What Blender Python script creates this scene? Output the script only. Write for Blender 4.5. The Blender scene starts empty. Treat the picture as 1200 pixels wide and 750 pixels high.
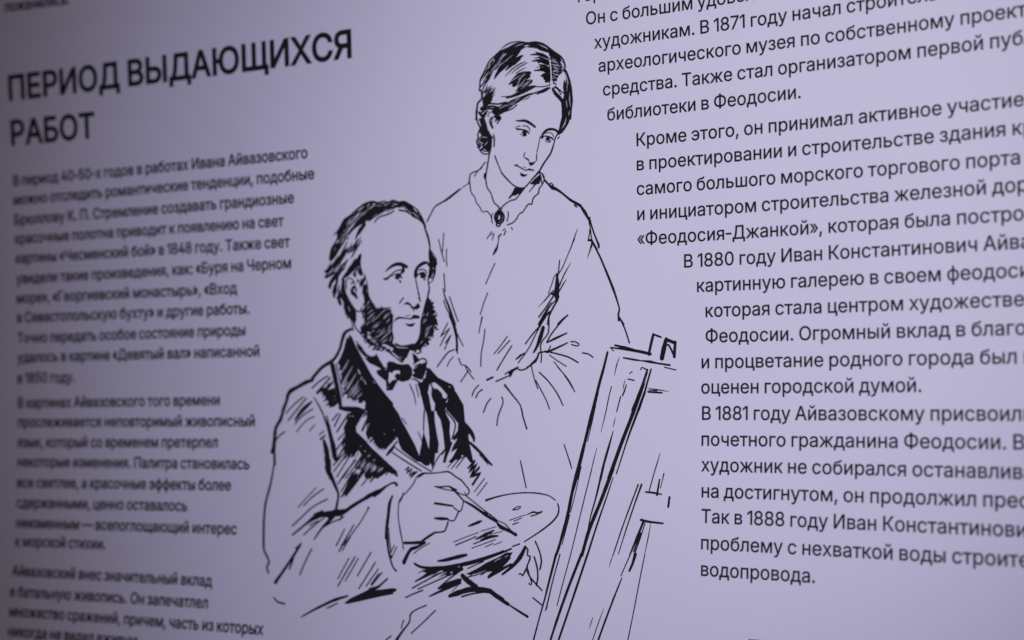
import bpy, math, random
from mathutils import Vector, Matrix
from mathutils.geometry import delaunay_2d_cdt

scene = bpy.context.scene
COL = scene.collection

SURF = {'c10': 0.31362, 'c01': -0.0605175, 'c20': 0.109777, 'c02': 0.28867, 'c11': -0.122658, 'c30': 0.0121825, 'c03': -0.477463}
AXES = [[0.954175, 0.0, 0.299248], [0.298751, -0.057648, -0.952588], [0.017251, 0.998337, -0.055007]]
CAM_LOC = [0.82613, -1.07942, -0.08802]
CAM_AXES = [[0.794512, 0.030123, 0.6065], [0.607139, -0.058313, -0.792453], [0.011496, 0.997844, -0.06462]]

CENTRE = Vector((0.0, 0.0, 1.5))          # middle of the printed panel, metres

# ------------------------------------------------------------------ camera
cam_data = bpy.data.cameras.new("camera")
cam = bpy.data.objects.new("camera", cam_data)
COL.objects.link(cam)
cam_data.sensor_fit = 'HORIZONTAL'
cam_data.sensor_width = 36.0
cam_data.lens = 72.0
cam_data.clip_start = 0.01
cam_data.clip_end = 100.0
m = Matrix(CAM_AXES).to_4x4()
m.translation = Vector(CAM_LOC) + CENTRE
cam.matrix_world = m
cam_data.dof.use_dof = True
cam_data.dof.focus_distance = 1.295
cam_data.dof.aperture_fstop = 4.4
cam_data.dof.aperture_blades = 9
scene.camera = cam

# ------------------------------------------------------------------ light
world = bpy.data.worlds.new("World")
scene.world = world
world.use_nodes = True
bg = world.node_tree.nodes["Background"]
bg.inputs[0].default_value = (0.930, 0.740, 0.960, 1)
bg.inputs[1].default_value = 0.1020


def spot(name, loc, target, energy, colour, size, blend, radius):
    d = bpy.data.lights.new(name, 'SPOT')
    d.energy = energy
    d.color = colour
    d.spot_size = math.radians(size)
    d.spot_blend = blend
    d.shadow_soft_size = radius
    o = bpy.data.objects.new(name, d)
    COL.objects.link(o)
    o.location = loc
    o.rotation_euler = (Vector(target) - Vector(loc)).to_track_quat('-Z', 'Y').to_euler()
    return o


POWER = 1.035
spot("broad_spotlight", (0.280, -1.656, 1.404), (0.104, 0.0, 1.520), 54.64 * POWER, (0.636, 0.656, 1.000), 43.8, 1.0, 0.06)
spot("narrow_spotlight", (0.709, -1.200, 1.902), (0.188, 0.0, 1.597), 18.04 * POWER, (0.955, 0.905, 1.000), 33.3, 1.0, 0.06)

scene.view_settings.view_transform = 'Standard'
scene.view_settings.look = 'None'
scene.view_settings.exposure = 0.0
scene.view_settings.gamma = 1.0
scene.view_settings.use_curve_mapping = False
scene.render.engine = 'CYCLES'

# ------------------------------------------------------------------ materials


def material(name, colour, rough, spec=0.5, bump=None, tint=None):
    mt = bpy.data.materials.new(name)
    mt.use_nodes = True
    nt = mt.node_tree
    b = nt.nodes["Principled BSDF"]
    b.inputs["Base Color"].default_value = (*colour, 1)
    b.inputs["Roughness"].default_value = rough
    b.inputs["Specular IOR Level"].default_value = spec
    co = nt.nodes.new("ShaderNodeTexCoord")
    if tint:
        scale, amount = tint
        nz = nt.nodes.new("ShaderNodeTexNoise")
        nz.inputs["Scale"].default_value = scale
        nz.inputs["Detail"].default_value = 4
        rp = nt.nodes.new("ShaderNodeValToRGB")
        rp.color_ramp.elements[0].position = 0.3
        rp.color_ramp.elements[1].position = 0.7
        rp.color_ramp.elements[0].color = tuple(c * (1 - amount) for c in colour) + (1,)
        rp.color_ramp.elements[1].color = tuple(min(1, c * (1 + amount)) for c in colour) + (1,)
        nt.links.new(co.outputs["Object"], nz.inputs["Vector"])
        nt.links.new(nz.outputs["Fac"], rp.inputs["Fac"])
        nt.links.new(rp.outputs["Color"], b.inputs["Base Color"])
    if bump:
        scale, strength, dist = bump
        nz = nt.nodes.new("ShaderNodeTexNoise")
        nz.inputs["Scale"].default_value = scale
        nz.inputs["Detail"].default_value = 3
        bp = nt.nodes.new("ShaderNodeBump")
        bp.inputs["Strength"].default_value = strength
        bp.inputs["Distance"].default_value = dist
        nt.links.new(co.outputs["Object"], nz.inputs["Vector"])
        nt.links.new(nz.outputs["Fac"], bp.inputs["Height"])
        nt.links.new(bp.outputs["Normal"], b.inputs["Normal"])
    return mt


PAPER = material("matt_white_print", (0.80, 0.785, 0.80), 0.6, 0.2, bump=(900, 0.10, 0.0003), tint=(9, 0.012))
EDGE = material("panel_edge", (0.55, 0.55, 0.57), 0.5, 0.5, bump=(300, 0.1, 0.0003))
TEXT_INK = material("text_ink", (0.012, 0.010, 0.011), 0.6, 0.2, tint=(60, 0.2))
LINE_INK = material("drawing_ink", (0.010, 0.010, 0.012), 0.6, 0.2, tint=(60, 0.2))

# ------------------------------------------------------------------ the gently bowed print surface
AX = Matrix(AXES)
NRM = Vector((0, -1, 0))


def surf(U, V, h=0.0):
    """point of the panel face for panel coordinates U, V (metres), h metres proud of it"""
    s = SURF
    d = (s['c10'] * U + s['c01'] * V + s['c20'] * U * U + s['c02'] * V * V + s['c11'] * U * V
         + s['c30'] * U ** 3 + s['c03'] * V ** 3)
    return AX @ Vector((U, V, d)) + NRM * h + CENTRE


U0, U1, V0, V1 = -0.80, 0.62, -0.50, 0.52
BASE = surf((U0 + U1) / 2, V0)


def link(name, verts, faces, mat, parent, label=None, smooth=False):
    me = bpy.data.meshes.new(name)
    me.from_pydata([tuple(Vector(v) - BASE) for v in verts], [], faces)
    me.validate()
    me.materials.append(mat)
    if smooth:
        me.polygons.foreach_set('use_smooth', [True] * len(me.polygons))
    me.update()
    o = bpy.data.objects.new(name, me)
    COL.objects.link(o)
    o.parent = parent
    if label:
        o['label'] = label
    return o


panel = bpy.data.objects.new("information_panel", None)
COL.objects.link(panel)
panel.location = BASE
panel['label'] = "white wall panel printed with Russian text around an ink drawing of a painter and woman"
panel['category'] = "information panel"
bpy.context.view_layer.update()

# board: front face, back face and rim
NU, NV, TH = 142, 102, 0.008
vs, fs = [], []
for j in range(NV + 1):
    for i in range(NU + 1):
        vs.append(surf(U0 + (U1 - U0) * i / NU, V0 + (V1 - V0) * j / NV))
off = len(vs)
for j in range(NV + 1):
    for i in range(NU + 1):
        vs.append(surf(U0 + (U1 - U0) * i / NU, V0 + (V1 - V0) * j / NV, -TH))
w = NU + 1
for j in range(NV):
    for i in range(NU):
        a = j * w + i
        fs.append((a, a + 1, a + w + 1, a + w))
link("print_sheet", vs[:off], list(fs), PAPER, panel, smooth=True)
bv, bf = [], []
for k in range(off):
    bv.append(vs[k] + Vector((0, 0.0008, 0)))
bv += vs[off:]
for f in fs:
    bf.append(f)
    bf.append(tuple(off + q for q in reversed(f)))
for i in range(NU):
    bf.append((i + 1, i, off + i, off + i + 1))
    t = NV * w + i
    bf.append((t, t + 1, off + t + 1, off + t))
for j in range(NV):
    a, b = j * w, (j + 1) * w
    bf.append((a, b, off + b, off + a))
    a, b = a + NU, b + NU
    bf.append((b, a, off + a, off + b))
link("backing_board", bv, bf, EDGE, panel)

# ------------------------------------------------------------------ lettering (glyph outlines, 1/1000 of the type size)
GLYPHS = {
 ' ': [160],
 ',': [188,[38,-119,68,71,137,71,84,-119]],
 '-': [270,[246,244,246,188,24,188,24,244]],
 '.': [188,[95,-4,78,-1,63,9,53,24,50,41,53,59,63,73,78,83,95,87,113,83,128,73,138,59,141,41,138,24,128,9,113,-1]],
 '0': [445,[223,-7,170,1,126,24,91,62,65,113,49,178,44,254,49,330,65,395,91,447,126,484,170,508,223,516,275,508,319,484,354,447,380,395,396,330,401,254,396,178,380,113,354,62,319,24,275,1],[223,50,257,56,286,74,309,103,326,144,336,194,340,254,336,314,326,365,309,405,286,435,257,453,223,460,188,453,159,435,136,405,119,365,109,314,105,254,109,194,119,144,136,103,159,74,188,56]],
 '1': [262,[212,509,212,0,148,0,148,448,145,448,22,358,22,427,134,509]],
 '4': [450,[38,105,38,158,245,509,309,509,107,166,107,163,412,163,412,105],[280,0,280,121,280,146,280,318,341,318,341,0]],
 '5': [420,[206,-7,163,-2,125,11,92,32,67,60,51,93,44,130,107,130,112,108,123,89,158,60,206,50,235,53,261,64,282,82,299,104,309,131,312,162,309,193,298,221,281,244,259,262,233,273,202,277,152,268,113,246,52,253,81,509,351,509,351,452,135,452,119,301,121,301,162,325,214,334,248,330,278,321,306,306,330,285,349,260,363,231,373,199,376,163,370,117,354,76,327,41,293,15,252,-1]],
 '7': [390,[66,0,292,448,292,452,31,452,31,509,359,509,359,449,134,0]],
 '8': [430,[215,-7,167,-2,124,11,89,33,63,62,46,96,41,135,44,166,54,195,69,220,90,241,114,256,141,265,141,267,107,282,81,308,65,342,59,380,64,417,79,450,103,477,134,498,172,511,215,516,257,511,295,498,326,477,350,450,365,417,370,380,365,342,348,308,322,282,289,267,289,265,316,256,340,241,360,220,376,195,386,166,389,135,384,96,367,62,341,33,305,11,263,-2],[215,49,246,52,273,60,295,74,312,91,322,113,325,139,322,165,311,189,294,208,272,223,245,232,215,235,185,232,158,223,135,208,118,189,108,165,104,139,107,113,118,91,134,74,156,60,183,52],[215,290,263,300,281,313,296,330,305,351,308,376,305,399,296,420,282,437,264,449,215,460,166,449,147,437,133,420,124,399,121,376,124,351,133,330,147,313,166,300]],
 ':': [188,[95,-4,78,-1,63,9,53,24,50,41,53,59,63,73,78,83,95,87,113,83,128,73,138,59,141,41,138,24,128,9,113,-1],[95,271,78,274,63,284,53,299,50,316,53,334,63,349,78,359,95,362,113,359,128,349,138,334,141,316,138,299,128,284,113,274]],
 '«': [340,[138,49,20,209,138,369,199,369,83,209,199,49],[259,49,141,209,259,369,320,369,204,209,320,49]],
 '»': [340,[20,49,136,209,20,369,81,369,199,209,81,49],[141,49,257,209,141,369,201,369,320,209,201,49]],
 'А': [480,[16,0,201,509,276,509,463,0,395,0,287,302,264,372,232,478,245,478,213,371,191,302,85,0],[110,142,110,199,370,199,370,142]],
 'Б': [449,[60,0,60,509,364,509,364,452,125,452,125,295,242,295,290,291,332,278,365,256,390,228,406,192,411,151,406,108,390,71,365,41,332,18,290,5,242,0],[125,56,240,56,286,63,320,81,340,111,347,151,340,188,320,216,286,233,240,239,125,239]],
 'В': [456,[60,0,60,509,241,509,289,504,329,491,359,469,381,442,394,410,398,374,395,344,387,320,356,286,315,267,315,262,339,257,363,245,385,227,402,203,414,173,418,136,413,100,400,67,377,39,344,18,301,4,247,0],[125,57,245,57,296,63,330,80,349,105,355,137,352,161,342,184,327,203,306,218,279,228,248,231,125,231],[125,285,238,285,288,296,308,309,323,326,333,348,336,372,330,403,313,429,283,446,240,452,125,452]],
 'Г': [401,[370,509,370,452,125,452,125,0,60,0,60,509]],
 'Д': [569,[32,-109,32,57,73,57,97,86,117,132,133,199,145,294,162,509,480,509,480,57,537,57,537,-109,475,-109,475,0,94,0,94,-109],[147,57,416,57,416,452,221,452,208,294,196,194,176,111,163,80]],
 'Е': [419,[60,0,60,509,372,509,372,452,125,452,125,286,355,286,355,229,125,229,125,57,375,57,375,0]],
 'И': [523,[463,0,398,0,398,291,399,328,402,384,404,454,416,452,376,381,346,331,321,290,137,0,60,0,60,509,125,509,125,195,124,157,123,108,118,54,110,55,136,107,161,151,180,183,388,509,463,509]],
 'К': [467,[60,0,60,509,125,509,125,287,196,287,362,509,440,509,251,262,449,0,371,0,199,231,125,231,125,0]],
 'О': [533,[267,-7,205,1,150,25,105,63,70,115,48,179,40,254,48,329,70,393,105,445,150,484,205,508,267,516,329,508,384,484,429,445,464,393,486,329,493,254,486,179,464,115,429,63,384,25,329,1],[267,53,310,59,349,76,383,105,408,144,425,194,430,254,425,314,408,365,383,404,349,433,310,450,267,456,223,450,184,433,151,404,125,364,109,314,103,254,109,194,125,144,151,105,184,76,223,59]],
 'П': [517,[457,509,457,0,392,0,392,452,125,452,125,0,60,0,60,509]],
 'Р': [445,[60,0,60,509,235,509,289,503,332,487,366,462,390,430,404,391,409,348,404,304,390,265,366,233,332,207,289,191,235,186,109,186,109,242,233,242,269,246,297,256,318,272,333,294,342,319,344,348,342,376,333,402,318,423,297,439,268,449,232,452,125,452,125,0]],
 'С': [510,[267,-7,205,1,150,25,104,63,70,115,48,179,40,254,48,329,70,393,104,445,150,484,205,508,267,516,340,504,373,490,402,471,427,447,448,418,463,385,473,348,408,348,389,395,357,428,315,449,267,456,223,450,184,432,150,403,125,364,109,314,103,254,109,194,125,145,151,105,184,76,223,59,267,53,315,60,357,81,389,114,408,160,473,160,463,124,448,91,428,62,402,38,373,19,341,5,305,-4]],
 'Т': [449,[32,452,32,509,417,509,417,452,257,452,257,0,193,0,193,452]],
 'Ф': [578,[267,37,202,43,146,63,101,95,68,139,47,192,40,254,47,317,68,370,101,413,146,446,202,466,267,472,311,472,376,466,431,446,476,413,510,370,530,317,537,254,530,192,510,139,476,95,431,63,376,43,311,37],[269,96,308,96,358,101,399,114,432,137,456,168,470,207,475,254,470,301,456,341,432,372,399,395,358,408,308,413,269,413,220,408,179,395,146,372,122,341,108,301,103,254,108,207,122,168,146,137,179,114,220,101],[257,-29,257,538,321,538,321,-29]],
 'Х': [474,[18,0,217,284,217,236,29,509,104,509,178,400,204,361,223,329,243,292,232,292,252,329,272,361,298,400,374,509,446,509,259,239,259,287,456,0,382,0,292,129,268,165,250,195,230,231,244,231,225,196,206,166,182,129,91,0]],
 'Ч': [487,[223,190,174,194,132,207,98,229,73,260,58,301,53,352,53,509,117,509,117,353,125,305,149,272,186,253,231,247,272,251,311,261,382,299,382,236,310,203,269,193],[362,0,362,509,427,509,427,0]],
 'Щ': [676,[60,509,125,509,125,57,301,57,301,509,365,509,365,57,542,57,542,509,606,509,606,0,60,0],[595,-109,595,0,569,0,569,56,656,56,656,-109]],
 'Ы': [612,[108,308,246,308,295,303,337,289,371,267,397,237,412,200,418,157,412,112,397,73,372,42,337,19,295,5,246,0,60,0,60,509,125,509,125,56,246,56,290,63,325,83,346,115,354,157,350,184,340,207,324,226,303,240,277,248,246,251,108,251],[552,509,552,0,487,0,487,509]],
 'Ю': [708,[233,284,233,229,91,229,91,284],[125,509,125,0,60,0,60,509],[442,-7,380,1,325,25,280,63,245,115,222,179,215,254,222,329,245,393,280,445,325,484,380,508,442,516,504,508,558,484,604,445,639,393,661,329,668,254,661,179,639,115,604,63,558,25,504,1],[442,53,485,59,524,76,557,105,583,144,600,194,605,254,600,314,583,365,557,404,524,433,485,450,442,456,398,450,359,433,326,404,300,364,284,314,278,254,284,194,300,144,326,105,359,76,398,59]],
 'Я': [449,[389,0,324,0,324,452,216,452,180,449,152,440,130,425,115,405,107,380,104,352,107,324,115,300,130,281,152,267,180,258,216,255,353,255,353,198,213,198,160,203,116,217,83,240,59,271,44,309,40,352,44,395,59,433,82,465,116,489,159,504,213,509,389,509],[96,0,22,0,146,229,219,229]],
 'а': [389,[160,-9,126,-5,94,5,68,22,48,45,35,73,30,108,34,138,43,161,58,179,78,193,125,211,178,220,234,227,265,235,273,243,276,255,276,257,267,297,240,322,196,331,149,322,118,301,100,274,41,291,57,322,79,346,104,364,133,375,194,384,239,379,286,360,306,343,322,320,333,290,337,251,337,0,277,0,277,52,272,52,252,25,215,1],[170,45,202,49,228,59,248,74,263,93,272,115,276,138,276,190,259,182,231,176,200,171,175,168,134,159,103,139,95,124,92,105,102,72,130,52]],
 'б': [411,[208,-8,161,-2,119,15,84,44,57,82,40,129,34,185,34,198,41,301,62,376,79,403,101,426,127,443,159,455,238,468,273,475,290,488,294,509,349,509,346,483,338,461,324,444,304,431,238,417,192,411,155,401,127,383,107,356,93,318,85,266,86,266,118,314,167,350,197,360,229,363,269,357,304,339,334,311,357,274,372,230,377,181,372,130,355,84,329,46,295,17,254,-2],[208,46,240,50,266,62,287,81,303,108,313,140,316,178,313,216,304,249,289,275,268,294,242,306,211,310,179,305,151,293,128,272,110,245,99,213,96,175,99,140,109,109,126,82,148,62,176,50]],
 'в': [392,[53,0,53,379,208,379,264,372,307,352,334,320,343,278,339,248,324,226,300,209,270,199,312,185,345,152,355,130,358,102,354,75,343,50,325,29,300,13,269,3,232,0],[111,56,232,56,259,59,279,70,291,86,295,108,291,133,279,153,259,165,232,169,111,169],[111,220,209,220,239,224,263,234,277,251,282,273,277,294,262,310,239,320,208,324,111,324]],
 'г': [304,[290,379,290,323,114,323,114,0,53,0,53,379]],
 'д': [427,[13,-110,13,56,44,56,65,82,79,116,90,164,98,231,110,379,356,379,356,56,414,56,414,-110,353,-110,353,0,74,0,74,-110],[114,56,295,56,295,323,166,323,157,231,143,127,131,87]],
 'е': [404,[212,-8,161,-2,117,16,82,46,56,85,40,132,34,187,39,242,55,290,81,329,115,359,157,378,205,384,266,374,294,361,319,341,341,315,357,282,368,242,371,194,371,169,75,169,75,221,338,221,310,202,307,237,298,269,283,294,263,314,237,326,205,330,173,326,146,313,125,294,109,270,99,241,96,211,96,178,100,139,110,106,128,80,151,61,179,50,212,46,254,53,285,73,306,105,365,91,353,63,335,39,311,19,283,4,249,-5]],
 'ж': [563,[21,0,174,193,23,379,95,379,221,218,252,218,252,379,313,379,313,218,342,218,468,379,541,379,390,193,543,0,469,0,342,162,313,162,313,0,252,0,252,162,223,162,95,0]],
 'з': [343,[171,-4,134,-1,101,8,73,23,51,43,37,67,31,95,94,95,100,76,117,61,142,51,171,47,202,52,227,65,243,84,249,109,243,134,226,154,198,167,163,171,138,171,138,217,163,217,193,221,217,233,233,252,238,276,234,299,220,318,199,330,173,334,145,330,122,319,105,303,99,281,40,281,45,310,59,335,80,356,107,371,138,381,173,384,209,380,239,370,264,353,283,332,294,307,298,279,293,249,277,224,254,207,225,197,225,194,263,183,291,164,307,137,313,104,308,75,294,48,273,26,244,10,210,-1]],
 'и': [411,[358,0,296,0,296,274,293,274,111,0,53,0,53,379,114,379,114,104,118,104,300,379,358,379]],
 'й': [411,[358,0,296,0,296,274,293,274,111,0,53,0,53,379,114,379,114,104,118,104,300,379,358,379],[205,433,179,436,155,446,135,461,120,481,110,504,107,529,151,529,155,508,166,491,184,480,205,476,227,480,244,491,255,508,259,529,304,529,301,504,291,481,276,461,256,446,232,436]],
 'к': [376,[53,0,53,379,114,379,114,215,152,215,288,379,366,379,213,196,368,0,290,0,167,159,114,159,114,0]],
 'л': [400,[6,0,6,56,20,56,48,63,67,86,78,133,84,211,91,379,348,379,348,0,286,0,286,323,149,323,143,189,129,84,115,47,94,21,65,5,27,0]],
 'м': [535,[53,0,53,379,144,379,232,168,246,132,257,100,265,70,273,41,263,41,270,69,278,100,289,132,303,168,390,379,482,379,482,0,421,0,421,197,421,237,422,276,422,315,423,354,430,354,415,300,399,252,377,198,294,0,240,0,156,198,135,252,118,300,102,354,111,354,112,318,113,279,113,238,113,197,113,0]],
 'н': [409,[309,223,309,167,99,167,99,223],[114,379,114,0,53,0,53,379],[356,379,356,0,295,0,295,379]],
 'о': [415,[207,-8,159,-2,117,16,82,46,56,85,40,133,34,187,40,243,56,291,82,330,117,360,159,378,207,384,256,378,299,360,333,330,359,291,376,243,381,187,376,133,359,85,333,46,299,16,256,-2],[207,46,242,51,270,66,292,89,307,117,316,151,319,187,316,224,307,258,292,287,270,310,242,325,207,330,173,325,145,310,124,287,108,258,99,224,96,187,99,151,108,117,124,89,145,66,173,51]],
 'п': [408,[355,379,355,0,294,0,294,323,114,323,114,0,53,0,53,379]],
 'р': [424,[53,-143,53,379,112,379,112,319,118,319,137,346,171,373,197,381,229,384,274,378,313,361,345,332,370,293,385,245,390,189,385,133,370,84,346,45,313,16,274,-2,229,-8,198,-5,173,4,138,31,118,59,114,59,114,-143],[220,47,253,51,279,66,301,88,316,117,325,151,328,189,325,227,316,261,301,290,280,311,253,325,220,330,188,325,161,312,140,291,125,263,116,229,113,189,116,150,125,115,140,86,162,65,188,51]],
 'с': [396,[207,-8,159,-2,117,16,82,46,56,85,40,133,34,187,40,243,56,291,82,330,117,360,159,378,207,384,260,377,305,356,340,322,362,277,303,262,290,289,270,311,242,325,207,330,173,325,145,310,124,287,108,258,99,224,96,187,99,151,108,117,124,89,145,66,173,51,207,46,243,52,271,66,292,89,304,117,363,102,341,56,306,21,261,-1]],
 'т': [325,[132,0,132,325,6,325,6,379,319,379,319,325,193,325,193,0]],
 'у': [389,[47,-139,61,-86,71,-87,104,-89,130,-74,151,-36,163,-1,17,379,84,379,165,155,187,87,206,21,184,21,202,87,224,155,305,379,371,379,204,-58,177,-107,139,-136,91,-145,65,-143]],
 'ф': [477,[208,-8,159,-2,117,16,82,46,56,85,40,133,34,187,40,243,56,291,82,330,117,360,159,378,208,384,269,384,318,378,360,360,395,330,421,291,438,243,443,187,438,133,421,85,395,46,360,16,318,-2,269,-8],[208,43,269,43,304,48,332,64,354,87,370,117,379,151,382,187,379,225,370,260,354,290,332,314,304,330,269,335,208,335,173,330,145,314,123,290,108,260,98,225,95,187,98,151,108,117,123,87,145,64,173,48],[208,-143,208,509,269,509,269,-143]],
 'х': [379,[21,0,171,218,171,171,29,379,100,379,147,306,179,253,207,206,175,206,202,253,233,306,282,379,352,379,209,169,209,214,358,0,287,0,231,85,200,136,173,182,205,182,178,136,148,85,91,0]],
 'ц': [415,[53,0,53,379,114,379,114,56,294,56,294,379,355,379,355,0],[344,-109,344,0,318,0,318,56,405,56,405,-109]],
 'ч': [401,[198,118,138,127,92,153,70,181,57,216,53,258,53,379,114,379,114,258,120,221,138,195,165,180,198,175,264,182,324,199,324,143,285,130,244,122],[287,0,287,379,348,379,348,0]],
 'ш': [572,[53,379,114,379,114,56,255,56,255,379,316,379,316,56,458,56,458,379,519,379,519,0,53,0]],
 'щ': [582,[53,379,114,379,114,56,255,56,255,379,316,379,316,56,458,56,458,379,519,379,519,0,53,0],[508,-109,508,0,482,0,482,56,569,56,569,-109]],
 'ы': [511,[104,244,214,244,256,240,290,228,317,210,337,186,349,156,353,123,349,90,337,61,317,36,290,16,255,4,214,0,53,0,53,379,114,379,114,56,214,56,245,61,270,74,286,95,292,121,286,148,270,169,245,183,214,187,104,187],[397,0,397,379,458,379,458,0]],
 'ь': [388,[104,244,214,244,256,240,290,228,317,210,337,186,349,156,353,123,349,90,337,61,317,36,290,16,255,4,214,0,53,0,53,379,114,379,114,56,214,56,245,61,270,74,286,95,292,121,286,148,270,169,245,183,214,187,104,187]],
 'э': [396,[188,-8,135,-1,89,21,55,56,33,102,91,117,104,89,125,66,153,52,188,46,223,51,251,66,272,89,287,117,296,151,299,187,296,224,287,258,272,287,251,310,223,325,188,330,154,325,126,311,105,289,93,262,34,277,56,322,91,356,136,377,188,384,237,378,279,360,314,330,340,291,356,243,362,187,356,133,340,85,314,46,279,16,237,-2],[309,163,132,163,132,218,309,218]],
 'ю': [585,[53,0,53,379,111,379,111,0],[97,162,97,217,235,217,235,162],[377,-8,328,-2,286,16,251,46,226,85,209,133,204,187,209,243,226,291,251,330,286,360,328,378,377,384,426,378,468,360,503,330,529,291,545,243,550,187,545,133,529,85,503,46,468,16,426,-2],[377,46,412,51,440,66,461,89,477,117,486,151,489,187,486,224,477,258,461,287,440,310,412,325,377,330,343,325,315,310,293,287,278,258,269,224,266,187,269,151,278,117,293,89,315,66,343,51]],
 'я': [385,[332,0,271,0,271,326,184,326,142,322,114,309,98,288,93,259,98,231,114,211,143,198,184,194,298,194,298,142,180,142,115,150,68,174,41,211,32,259,41,308,68,346,115,371,180,379,332,379],[85,0,15,0,122,172,190,172]],
 '—': [699,[699,244,699,188,0,188,0,244]],
}

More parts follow.
